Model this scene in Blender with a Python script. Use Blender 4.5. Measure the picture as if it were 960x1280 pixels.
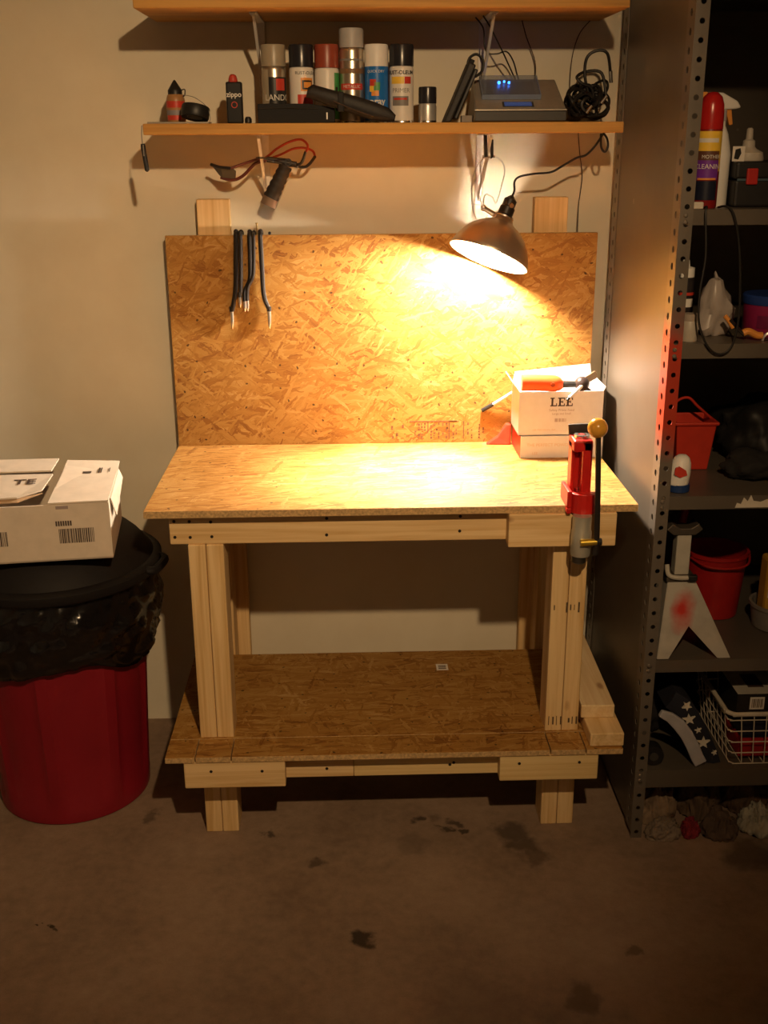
import bpy, bmesh, math, random
from mathutils import Vector, Matrix, noise as mnoise

for _o in list(bpy.data.objects):
    bpy.data.objects.remove(_o, do_unlink=True)
scene = bpy.context.scene
COL = scene.collection
R = math.radians
PI = math.pi

# ------------------------------------------------------------------ camera
def make_camera():
    cam = bpy.data.cameras.new('camera')
    cam.sensor_fit = 'VERTICAL'
    cam.sensor_height = 36.0
    cam.sensor_width = 27.0
    cam.lens = 1374.1 / 1280.0 * 36.0
    cam.clip_start = 0.05
    cam.clip_end = 60
    o = bpy.data.objects.new('camera', cam)
    COL.objects.link(o)
    p, y, r = R(18.9028), R(1.7531), R(-0.293)
    F = Vector((math.sin(y) * math.cos(p), math.cos(y) * math.cos(p), -math.sin(p)))
    Rt = Vector((math.cos(y), -math.sin(y), 0))
    U = Rt.cross(F)
    R2 = Rt * math.cos(r) + U * math.sin(r)
    U2 = -Rt * math.sin(r) + U * math.cos(r)
    m = Matrix((R2, U2, -F)).transposed().to_4x4()
    m.translation = Vector((-0.099, -3.2248, 1.8111))
    o.matrix_world = m
    scene.camera = o
make_camera()

# ------------------------------------------------------------------ world, light, exposure
world = bpy.data.worlds.new('world')
scene.world = world
world.use_nodes = True
_bg = world.node_tree.nodes['Background']
_bg.inputs[0].default_value = (0.0, 0.0, 0.0, 1)   # closed garage at night: only its lamps give light
_bg.inputs[1].default_value = 0.0

CEIL_POS = Vector((0.24, -3.04, 2.67))
CEIL_AIM = Vector((-0.50, 0.0, 0.88))
def ceiling_spot():
    l = bpy.data.lights.new('ceiling_lamp_offscreen', 'SPOT')
    l.energy = 218
    l.color = (1.0, 0.66, 0.345)
    l.spot_size = R(70)
    l.spot_blend = 1.0
    l.shadow_soft_size = 0.035
    o = bpy.data.objects.new('ceiling_lamp_offscreen', l)
    COL.objects.link(o)
    o.location = CEIL_POS
    o.rotation_euler = (CEIL_AIM - CEIL_POS).to_track_quat('-Z', 'Y').to_euler()
ceiling_spot()
LAMP_BULB_STRENGTH = 3500.0
LAMP_COLOR = (1.0, 0.82, 0.62)
LAMP_BEAM_WATTS = 300.0

vs = scene.view_settings
vs.view_transform = 'Standard'
vs.look = 'None'
vs.exposure = -0.12
vs.gamma = 1.0
vs.use_curve_mapping = False

# ------------------------------------------------------------------ materials
MATS = {}
def _new(name):
    m = bpy.data.materials.new(name)
    m.use_nodes = True
    nt = m.node_tree
    b = nt.nodes['Principled BSDF']
    return m, nt, b
def N(nt, t, **kw):
    n = nt.nodes.new(t)
    for k, v in kw.items():
        setattr(n, k, v)
    return n
def mathn(nt, op, a, b=None, c=None):
    n = N(nt, 'ShaderNodeMath', operation=op)
    for i, v in enumerate((a, b, c)):
        if v is None: continue
        if isinstance(v, (int, float)): n.inputs[i].default_value = v
        else: nt.links.new(v, n.inputs[i])
    return n.outputs[0]
def mixc(nt, fac, a, b, mode='MIX'):
    n = N(nt, 'ShaderNodeMix', data_type='RGBA', blend_type=mode)
    for i, v in ((0, fac), (6, a), (7, b)):
        if isinstance(v, (int, float)): n.inputs[i].default_value = v
        elif isinstance(v, tuple): n.inputs[i].default_value = (*v[:3], 1)
        else: nt.links.new(v, n.inputs[i])
    return n.outputs[2]
def ramp(nt, fac, stops, interp='LINEAR'):
    n = N(nt, 'ShaderNodeValToRGB')
    n.color_ramp.interpolation = interp
    e = n.color_ramp.elements
    while len(e) < len(stops): e.new(0.5)
    for el, (p, c) in zip(e, stops):
        el.position = p; el.color = (*c, 1)
    nt.links.new(fac, n.inputs[0])
    return n.outputs[0]
def noise_tex(nt, vec, scale, detail=3, rough=0.55, dim='3D', dist=0.0):
    n = N(nt, 'ShaderNodeTexNoise', noise_dimensions=dim)
    n.inputs['Scale'].default_value = scale
    n.inputs['Detail'].default_value = detail
    n.inputs['Roughness'].default_value = rough
    n.inputs['Distortion'].default_value = dist
    if vec is not None: nt.links.new(vec, n.inputs['Vector'])
    return n
def mapping(nt, vec, scale=(1, 1, 1), rot=(0, 0, 0), loc=(0, 0, 0)):
    n = N(nt, 'ShaderNodeMapping')
    n.inputs['Scale'].default_value = scale
    n.inputs['Rotation'].default_value = rot
    n.inputs['Location'].default_value = loc
    nt.links.new(vec, n.inputs['Vector'])
    return n.outputs[0]
def objco(nt):
    return N(nt, 'ShaderNodeTexCoord').outputs['Object']
def bump(nt, b, h, strength=0.2, dist=0.002):
    n = N(nt, 'ShaderNodeBump')
    n.inputs['Strength'].default_value = strength
    n.inputs['Distance'].default_value = dist
    nt.links.new(h, n.inputs['Height'])
    nt.links.new(n.outputs[0], b.inputs['Normal'])

def P(name, rgb, rough=0.5, metal=0.0, var=0.08, scale=30.0, bmp=0.0, emit=None, spec=0.5, trans=0.0, ior=1.45):
    """plain paint / plastic / metal with slight procedural mottling"""
    if name in MATS: return MATS[name]
    m, nt, b = _new(name)
    oc = objco(nt)
    nz = noise_tex(nt, oc, scale, 4)
    mr = N(nt, 'ShaderNodeMapRange')
    mr.inputs[1].default_value = 0.3; mr.inputs[2].default_value = 0.7
    mr.inputs[3].default_value = 1 - var; mr.inputs[4].default_value = 1 + var
    nt.links.new(nz.outputs[0], mr.inputs[0])
    col = mixc(nt, 1.0, tuple(rgb), mr.outputs[0], 'MULTIPLY')
    nt.links.new(col, b.inputs['Base Color'])
    b.inputs['Roughness'].default_value = rough
    b.inputs['Metallic'].default_value = metal
    b.inputs['Specular IOR Level'].default_value = spec
    b.inputs['Transmission Weight'].default_value = trans
    b.inputs['IOR'].default_value = ior
    if bmp: bump(nt, b, nz.outputs[0], bmp, 0.004)
    if emit:
        b.inputs['Emission Color'].default_value = (*emit[:3], 1)
        b.inputs['Emission Strength'].default_value = emit[3]
    MATS[name] = m
    return m

def osb(name, plane, seed, stops):
    if name in MATS: return MATS[name]
    m, nt, b = _new(name)
    rnd = random.Random(seed)
    oc = objco(nt)
    sp = N(nt, 'ShaderNodeSeparateXYZ'); nt.links.new(oc, sp.inputs[0])
    cb = N(nt, 'ShaderNodeCombineXYZ')
    nt.links.new(sp.outputs[plane[0]], cb.inputs[0]); nt.links.new(sp.outputs[plane[1]], cb.inputs[1])
    vec = cb.outputs[0]
    wn = noise_tex(nt, vec, 38, 2, dim='2D')
    wv = N(nt, 'ShaderNodeVectorMath', operation='SCALE')
    nt.links.new(wn.outputs['Color'], wv.inputs[0]); wv.inputs['Scale'].default_value = 0.012
    av = N(nt, 'ShaderNodeVectorMath', operation='ADD')
    nt.links.new(vec, av.inputs[0]); nt.links.new(wv.outputs[0], av.inputs[1])
    vec = av.outputs[0]
    hmax = tone = None
    for i in range(8):
        ang = rnd.gauss(0, 0.75) if i % 3 else rnd.uniform(-1.5, 1.5)
        L = rnd.uniform(0.045, 0.105); W = rnd.uniform(0.006, 0.014)
        mp = mapping(nt, vec, (1, 1, 1), (0, 0, ang), (rnd.uniform(-9, 9), rnd.uniform(-9, 9), 0))
        mp = mapping(nt, mp, (1 / L, 1 / W, 1))
        v = N(nt, 'ShaderNodeTexVoronoi', voronoi_dimensions='2D', feature='F1')
        v.inputs['Scale'].default_value = 1.0
        nt.links.new(mp, v.inputs['Vector'])
        sc = N(nt, 'ShaderNodeSeparateColor'); nt.links.new(v.outputs['Color'], sc.inputs[0])
        fib = noise_tex(nt, mapping(nt, mp, (0.7, 5.0, 1)), 2.0, 3, dim='2D')
        t = mathn(nt, 'ADD', mathn(nt, 'ADD', mathn(nt, 'MULTIPLY', sc.outputs[1], 0.78), 0.11), mathn(nt, 'MULTIPLY', mathn(nt, 'SUBTRACT', fib.outputs[0], 0.5), 0.85))
        # height falls away from the strand's middle so the layers break through each other
        h = mathn(nt, 'SUBTRACT', sc.outputs[0], mathn(nt, 'MULTIPLY', v.outputs['Distance'], 0.35))
        if hmax is None: hmax, tone = h, t
        else:
            g = mathn(nt, 'GREATER_THAN', h, hmax)
            mm = N(nt, 'ShaderNodeMix', data_type='FLOAT')
            nt.links.new(g, mm.inputs[0]); nt.links.new(tone, mm.inputs[2]); nt.links.new(t, mm.inputs[3])
            tone = mm.outputs[0]
            hmax = mathn(nt, 'MAXIMUM', h, hmax)
    big = noise_tex(nt, vec, 5.0, 2, dim='2D')
    tone = mathn(nt, 'ADD', mathn(nt, 'MULTIPLY', tone, 0.8), 0.1)
    tone = mathn(nt, 'ADD', tone, mathn(nt, 'MULTIPLY', mathn(nt, 'SUBTRACT', big.outputs[0], 0.5), 0.5))
    col = ramp(nt, tone, stops)
    # small dark knots and bark specks
    vk = N(nt, 'ShaderNodeTexVoronoi', voronoi_dimensions='2D'); vk.inputs['Scale'].default_value = 11
    nt.links.new(vec, vk.inputs['Vector'])
    k = mathn(nt, 'LESS_THAN', vk.outputs['Distance'], 0.035)
    col = mixc(nt, mathn(nt, 'MULTIPLY', k, 0.85), col, (0.05, 0.025, 0.01))
    nt.links.new(col, b.inputs['Base Color'])
    b.inputs['Roughness'].default_value = 0.62
    b.inputs['Specular IOR Level'].default_value = 0.25
    bump(nt, b, hmax, 0.25, 0.0015)
    MATS[name] = m
    return m

def pine(name, axis, light=(0.78, 0.57, 0.30), dark=(0.60, 0.38, 0.155), seed=0.0, knots=True):
    if name in MATS: return MATS[name]
    m, nt, b = _new(name)
    oc = objco(nt)
    sc = [26.0, 26.0, 26.0]; sc['XYZ'.index(axis)] = 0.9
    mp = mapping(nt, oc, tuple(sc), (0, 0, 0), (seed, seed * 1.7, seed * 0.6))
    n1 = noise_tex(nt, mp, 1.6, 5, 0.6, dist=0.7)
    sc2 = [140.0] * 3; sc2['XYZ'.index(axis)] = 3.0
    n2 = noise_tex(nt, mapping(nt, oc, tuple(sc2)), 1.0, 3)
    f = mathn(nt, 'ADD', mathn(nt, 'MULTIPLY', n1.outputs[0], 0.75), mathn(nt, 'MULTIPLY', n2.outputs[0], 0.25))
    mid = tuple((l * 0.55 + d * 0.45) for l, d in zip(light, dark))
    col = ramp(nt, f, [(0.36, dark), (0.47, mid), (0.58, light)])
    if knots:
        sk = [9.0] * 3; sk['XYZ'.index(axis)] = 4.0
        v = N(nt, 'ShaderNodeTexVoronoi'); v.inputs['Scale'].default_value = 1.0
        nt.links.new(mapping(nt, oc, tuple(sk), (0, 0, 0), (seed + 3.3, 1.1, 2.2)), v.inputs['Vector'])
        mr = N(nt, 'ShaderNodeMapRange'); mr.inputs[1].default_value = 0.10; mr.inputs[2].default_value = 0.04
        nt.links.new(v.outputs['Distance'], mr.inputs[0])
        col = mixc(nt, mathn(nt, 'MULTIPLY', mr.outputs[0], 0.75), col, (0.30, 0.13, 0.05))
    nt.links.new(col, b.inputs['Base Color'])
    b.inputs['Roughness'].default_value = 0.6
    b.inputs['Specular IOR Level'].default_value = 0.25
    bump(nt, b, n2.outputs[0], 0.12, 0.001)
    MATS[name] = m
    return m

def wall_paint():
    m, nt, b = _new('cream_wall_paint')
    oc = objco(nt)
    n1 = noise_tex(nt, oc, 1.3, 3); n2 = noise_tex(nt, oc, 140, 4); n3 = noise_tex(nt, oc, 9, 5)
    f = mathn(nt, 'ADD', mathn(nt, 'MULTIPLY', n1.outputs[0], 0.6), mathn(nt, 'MULTIPLY', n3.outputs[0], 0.4))
    col = ramp(nt, f, [(0.35, (0.66, 0.60, 0.47)), (0.65, (0.73, 0.68, 0.55))])
    # a few faint scuff marks
    v = N(nt, 'ShaderNodeTexVoronoi'); v.inputs['Scale'].default_value = 1.0
    nt.links.new(mapping(nt, oc, (3.2, 3.2, 1.6), (0, 0.3, 0)), v.inputs['Vector'])
    mr = N(nt, 'ShaderNodeMapRange'); mr.inputs[1].default_value = 0.05; mr.inputs[2].default_value = 0.02
    nt.links.new(v.outputs['Distance'], mr.inputs[0])
    col = mixc(nt, mathn(nt, 'MULTIPLY', mr.outputs[0], 0.22), col, (0.30, 0.26, 0.2))
    nt.links.new(col, b.inputs['Base Color'])
    b.inputs['Roughness'].default_value = 0.75
    b.inputs['Specular IOR Level'].default_value = 0.2
    bump(nt, b, n2.outputs[0], 0.08, 0.001)
    return m

def concrete():
    m, nt, b = _new('stained_concrete')
    oc = objco(nt)
    n1 = noise_tex(nt, oc, 2.3, 6, 0.62); n2 = noise_tex(nt, oc, 34, 5, 0.6); n3 = noise_tex(nt, oc, 260, 3)
    f = mathn(nt, 'ADD', mathn(nt, 'MULTIPLY', n1.outputs[0], 0.6), mathn(nt, 'ADD', mathn(nt, 'MULTIPLY', n2.outputs[0], 0.28), mathn(nt, 'MULTIPLY', n3.outputs[0], 0.12)))
    col = ramp(nt, f, [(0.34, (0.17, 0.115, 0.080)), (0.5, (0.26, 0.180, 0.126)), (0.68, (0.35, 0.25, 0.178))])
    wn = noise_tex(nt, oc, 14, 4)
    wv = N(nt, 'ShaderNodeVectorMath', operation='SCALE')
    cvec = N(nt, 'ShaderNodeVectorMath', operation='SUBTRACT')
    nt.links.new(wn.outputs['Color'], cvec.inputs[0]); cvec.inputs[1].default_value = (0.5, 0.5, 0.5)
    nt.links.new(cvec.outputs[0], wv.inputs[0]); wv.inputs['Scale'].default_value = 0.12
    av = N(nt, 'ShaderNodeVectorMath', operation='ADD')
    nt.links.new(oc, av.inputs[0]); nt.links.new(wv.outputs[0], av.inputs[1])
    mk = None
    for (x, y, r, k) in STAINS:
        d = N(nt, 'ShaderNodeVectorMath', operation='DISTANCE')
        nt.links.new(av.outputs[0], d.inputs[0]); d.inputs[1].default_value = (x, y, 0)
        mr = N(nt, 'ShaderNodeMapRange'); mr.inputs[1].default_value = r; mr.inputs[2].default_value = r * 0.55
        mr.inputs[4].default_value = k
        nt.links.new(d.outputs['Value'], mr.inputs[0])
        mk = mr.outputs[0] if mk is None else mathn(nt, 'MAXIMUM', mk, mr.outputs[0])
    col = mixc(nt, mk, col, (0.022, 0.017, 0.012))
    nt.links.new(col, b.inputs['Base Color'])
    b.inputs['Roughness'].default_value = 0.8
    b.inputs['Specular IOR Level'].default_value = 0.15
    bump(nt, b, n2.outputs[0], 0.25, 0.003)
    return m

# ------------------------------------------------------------------ mesh helpers
WL = {}          # world origin of every root (roots carry no rotation)
class MB:
    def __init__(self):
        self.bm = bmesh.new(); self.mi = 0
    def _f(self, vs_):
        try:
            f = self.bm.faces.new(vs_); f.material_index = self.mi; return f
        except ValueError:
            return None
    def v(self, co): return self.bm.verts.new(co)
    def box(self, x0, x1, y0, y1, z0, z1, M=None):
        c = [Vector((x, y, z)) for z in (z0, z1) for y in (y0, y1) for x in (x0, x1)]
        if M is not None: c = [M @ p for p in c]
        b = [self.v(p) for p in c]
        for q in ((0, 2, 3, 1), (4, 5, 7, 6), (0, 1, 5, 4), (2, 6, 7, 3), (0, 4, 6, 2), (1, 3, 7, 5)):
            self._f([b[i] for i in q])
        return self
    def poly(self, pts):
        self._f([self.v(p) for p in pts]); return self
    def prism(self, pts, d):
        """polygon pts (3-D, planar) extruded by vector d"""
        d = Vector(d)
        a = [self.v(Vector(p)) for p in pts]; b = [self.v(Vector(p) + d) for p in pts]
        n = len(a)
        self._f(list(reversed(a))); self._f(b)
        for i in range(n): self._f([a[i], a[(i + 1) % n], b[(i + 1) % n], b[i]])
        return self
    def lathe(self, prof, c=(0, 0, 0), axis=(0, 0, 1), seg=28, cap=True, fn=None, skip=None):
        """profile [(radius, height)] turned about axis through c; fn(th, r, h) -> (r, h) deforms"""
        c = Vector(c); ax = Vector(axis).normalized()
        q = Vector((0, 0, 1)).rotation_difference(ax)
        rings = []
        for (r, h) in prof:
            if r < 1e-6: rings.append([self.v(c + q @ Vector((0, 0, h)))]); continue
            ring = []
            for k in range(seg):
                th = 2 * PI * k / seg
                rr, hh = fn(th, r, h) if fn else (r, h)
                ring.append(self.v(c + q @ Vector((rr * math.sin(th), -rr * math.cos(th), hh))))
            rings.append(ring)
        for j in range(len(rings) - 1):
            a, b = rings[j], rings[j + 1]
            for k in range(seg):
                if skip and skip(j, k): continue
                k2 = (k + 1) % seg
                if len(a) == 1 and len(b) == 1: continue
                if len(a) == 1: self._f([a[0], b[k2], b[k]])
                elif len(b) == 1: self._f([a[k], a[k2], b[0]])
                else: self._f([a[k], a[k2], b[k2], b[k]])
        if cap:
            if len(rings[0]) > 1: self._f(list(reversed(rings[0])))
            if len(rings[-1]) > 1: self._f(rings[-1])
        return self
    def cyl(self, p0, p1, r0, r1=None, seg=20):
        p0, p1 = Vector(p0), Vector(p1)
        return self.lathe([(r0, 0), (r0 if r1 is None else r1, (p1 - p0).length)], p0, p1 - p0, seg)
    def tube(self, pts, r, seg=8, smooth=6, closed=False, flat=1.0):
        pts = [Vector(p) for p in pts]
        if smooth and len(pts) > 2: pts = spline(pts, smooth, closed)
        n = len(pts)
        rad = r if callable(r) else (lambda t: r)
        T = []
        for i in range(n):
            if closed: t = pts[(i + 1) % n] - pts[i - 1]
            else: t = pts[min(i + 1, n - 1)] - pts[max(i - 1, 0)]
            T.append(t.normalized() if t.length > 1e-9 else Vector((0, 0, 1)))
        up = Vector((0, 1, 0)) if abs(T[0].y) < 0.9 else Vector((1, 0, 0))
        nrm = (up - T[0] * up.dot(T[0])).normalized()
        rings = []
        for i in range(n):
            if i: nrm = (nrm - T[i] * nrm.dot(T[i])).normalized()
            bi = T[i].cross(nrm); rr = rad(i / (n - 1))
            rings.append([self.v(pts[i] + nrm * (math.cos(2 * PI * k / seg) * rr * flat) + bi * (math.sin(2 * PI * k / seg) * rr)) for k in range(seg)])
        for i in range(n if closed else n - 1):
            a, b = rings[i], rings[(i + 1) % n]
            for k in range(seg): self._f([a[k], a[(k + 1) % seg], b[(k + 1) % seg], b[k]])
        if not closed:
            self._f(list(reversed(rings[0]))); self._f(rings[-1])
        return self
    def ball(self, c, r, seg=20, sz=1.0):
        pr = [(0, -r * sz)] + [(r * math.sin(PI * i / 10), -r * sz * math.cos(PI * i / 10)) for i in range(1, 10)] + [(0, r * sz)]
        return self.lathe(pr, c, seg=seg)
    def patch(self, c, r, a0, a1, z0, z1, n=10):
        """curved patch on an upright cylinder; angle 0 faces the room (-y), degrees"""
        c = Vector(c); lo = []; hi = []
        for i in range(n + 1):
            th = R(a0 + (a1 - a0) * i / n)
            p = Vector((r * math.sin(th), -r * math.cos(th), 0))
            lo.append(self.v(c + p + Vector((0, 0, z0)))); hi.append(self.v(c + p + Vector((0, 0, z1))))
        for i in range(n): self._f([lo[i], lo[i + 1], hi[i + 1], hi[i]])
        return self
    def text(self, s, size, o, xd=(1, 0, 0), yd=(0, 0, 1), align='CENTER', bold=0.0):
        me = text_mesh(s, size, align, bold)
        o, xd, yd = Vector(o), Vector(xd), Vector(yd)
        vv = [self.v(o + xd * q.co.x + yd * q.co.y) for q in me.vertices]
        for p in me.polygons: self._f([vv[i] for i in p.vertices])
        bpy.data.meshes.remove(me); return self
    def text_cyl(self, s, size, c, r, z, a=0.0, bold=0.0):
        me = text_mesh(s, size, 'CENTER', bold); c = Vector(c)
        vv = []
        for q in me.vertices:
            th = R(a) + q.co.x / r
            vv.append(self.v(c + Vector((r * math.sin(th), -r * math.cos(th), z + q.co.y))))
        for p in me.polygons: self._f([vv[i] for i in p.vertices])
        bpy.data.meshes.remove(me); return self
    def jitter(self, amp, freq=6.0, seed=0.0):
        for q in self.bm.verts:
            n = mnoise.noise_vector(q.co * freq + Vector((seed, seed * 2, seed * 3)))
            q.co += n * amp
        return self
    def build(self, name, mats, parent=None, smooth=False, bevel=0.0, origin=None, angle=35, solid=0.0, sub=0):
        bmesh.ops.recalc_face_normals(self.bm, faces=self.bm.faces)
        o_ = WL[parent.name] if parent is not None else Vector(origin or (0, 0, 0))
        for q in self.bm.verts: q.co -= o_
        me = bpy.data.meshes.new(name); self.bm.to_mesh(me); self.bm.free()
        for m in (mats if isinstance(mats, (list, tuple)) else [mats]): me.materials.append(m)
        if smooth:
            for p in me.polygons: p.use_smooth = True
            if angle < 180:
                me.set_sharp_from_angle(angle=R(angle))
        o = bpy.data.objects.new(name, me); COL.objects.link(o)
        if parent is not None: o.parent = parent
        else: o.location = o_
        WL[o.name] = o_
        if solid:
            md = o.modifiers.new('thickness', 'SOLIDIFY'); md.thickness = solid; md.offset = 0
        if bevel:
            md = o.modifiers.new('bevel', 'BEVEL'); md.width = bevel; md.segments = 2; md.limit_method = 'ANGLE'
        if sub:
            md = o.modifiers.new('sub', 'SUBSURF'); md.levels = sub; md.render_levels = sub
        return o
def text_mesh(s, size, align, bold):
    cu = bpy.data.curves.new('lettering', 'FONT'); cu.body = s; cu.size = size; cu.align_x = align
    cu.resolution_u = 3; cu.offset = bold
    o = bpy.data.objects.new('lettering', cu); COL.objects.link(o)
    dg = bpy.context.evaluated_depsgraph_get(); dg.update()
    me = bpy.data.meshes.new_from_object(o.evaluated_get(dg))
    bpy.data.objects.remove(o, do_unlink=True); bpy.data.curves.remove(cu)
    return me
def spline(pts, k, closed=False):
    out = []; n = len(pts)
    for i in range(n if closed else n - 1):
        g = (lambda j: pts[j % n]) if closed else (lambda j: pts[max(0, min(n - 1, j))])
        p0, p1, p2, p3 = g(i - 1), g(i), g(i + 1), g(i + 2)
        for s in range(k):
            t = s / k
            out.append(0.5 * ((2 * p1) + (p2 - p0) * t + (2 * p0 - 5 * p1 + 4 * p2 - p3) * t * t + (3 * p1 - p0 - 3 * p2 + p3) * t ** 3))
    if not closed: out.append(pts[-1])
    return out
def tag(o, label=None, cat=None, group=None, kind=None):
    if label: o['label'] = label
    if cat: o['category'] = cat
    if group: o['group'] = group
    if kind: o['kind'] = kind
    return o
def root(name, loc, label, cat, group=None):
    o = bpy.data.objects.new(name, None); COL.objects.link(o); o.location = loc
    o.empty_display_size = 0.05
    WL[o.name] = Vector(loc)
    return tag(o, label, cat, group)
def RZ(c, deg):
    c = Vector(c)
    return Matrix.Translation(c) @ Matrix.Rotation(R(deg), 4, 'Z') @ Matrix.Translation(-c)
def RA(c, deg, ax):
    c = Vector(c)
    return Matrix.Translation(c) @ Matrix.Rotation(R(deg), 4, ax) @ Matrix.Translation(-c)

# ------------------------------------------------------------------ the setting
STAINS = [(0.066, -0.603, 0.026, 0.75), (0.123, -0.59, 0.03, 0.35), (0.173, -0.608, 0.025, 0.7), (0.189, -0.649, 0.02, 0.8),
          (0.152, -0.652, 0.02, 0.75), (0.317, -0.658, 0.06, 0.6), (0.351, -0.721, 0.055, 0.6), (0.376, -0.767, 0.045, 0.5),
          (-0.095, -1.059, 0.035, 0.85), (-0.208, -0.785, 0.03, 0.6), (-0.342, -0.658, 0.02, 0.7), (-0.676, -0.551, 0.03, 0.5),
          (0.949, -0.79, 0.09, 0.55), (0.40, -1.277, 0.05, 0.5), (-0.848, -1.002, 0.014, 0.9), (-0.883, -1.007, 0.012, 0.9),
          (0.05, -0.72, 0.05, 0.25), (0.15, -1.3, 0.12, 0.2), (0.55, -1.15, 0.02, 0.5)]
WALL = wall_paint()
FLOOR = concrete()
tag(MB().box(-3.0, 3.0, -5.0, 0.1, -0.1, 0).build('floor', FLOOR), 'bare dark stained concrete garage floor', kind='structure')
tag(MB().box(-3.0, 3.0, 0, 0.1, 0, 2.9).build('wall_back', WALL), 'cream painted garage wall', kind='structure')
# the rest of the garage shell, behind and beside the camera: it only returns the lamps' light
tag(MB().box(-3.0, 3.0, -5.0, 0.1, 2.9, 3.0).build('ceiling', WALL), 'cream painted garage ceiling', kind='structure')
tag(MB().box(-3.1, -3.0, -5.0, 0.1, -0.1, 3.0).build('wall_left', WALL), 'cream painted garage side wall', kind='structure')
tag(MB().box(3.0, 3.1, -5.0, 0.1, -0.1, 3.0).build('wall_right', WALL), 'cream painted garage side wall', kind='structure')
tag(MB().box(-3.1, 3.1, -5.1, -5.0, -0.1, 3.0).build('wall_front', WALL), 'cream painted garage wall behind the camera', kind='structure')

OSB_STOPS = [(0.08, (0.17, 0.064, 0.013)), (0.25, (0.28, 0.125, 0.024)), (0.50, (0.355, 0.178, 0.040)), (0.78, (0.41, 0.228, 0.062)), (1.0, (0.52, 0.33, 0.13))]
OSB_TOP = osb('osb_flakes_table', 'XY', 11, [(p, (c[0] * 1.0, c[1] * 0.98, c[2] * 1.05)) for p, c in OSB_STOPS])
OSB_BACK = osb('osb_flakes_backboard', 'XZ', 29, OSB_STOPS)
OSB_LOW = osb('osb_flakes_lower_shelf', 'XY', 47, OSB_STOPS)
PX = pine('pine_along_x', 'X'); PY = pine('pine_along_y', 'Y', seed=2.0); PZ = pine('pine_along_z', 'Z', seed=5.0)
EDGE = P('osb_sawn_edge', (0.50, 0.33, 0.15), 0.8, var=0.35, scale=160)
SCREW = P('dark_screw_heads', (0.03, 0.025, 0.02), 0.5, 0.4)
INK = P('faded_black_ink', (0.10, 0.065, 0.035), 0.8, var=0.3, scale=200)
STEEL = P('bright_steel', (0.75, 0.73, 0.70), 0.25, 1.0)
BLACK = P('black_plastic', (0.014, 0.013, 0.013), 0.45)
BLACKM = P('matt_black', (0.012, 0.011, 0.011), 0.75)
WHITE = P('white_plastic', (0.78, 0.76, 0.72), 0.45, var=0.04)
CARD = P('white_cardboard', (0.76, 0.71, 0.64), 0.7, var=0.05, scale=60)
REDP = P('red_plastic', (0.42, 0.018, 0.014), 0.4)

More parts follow.
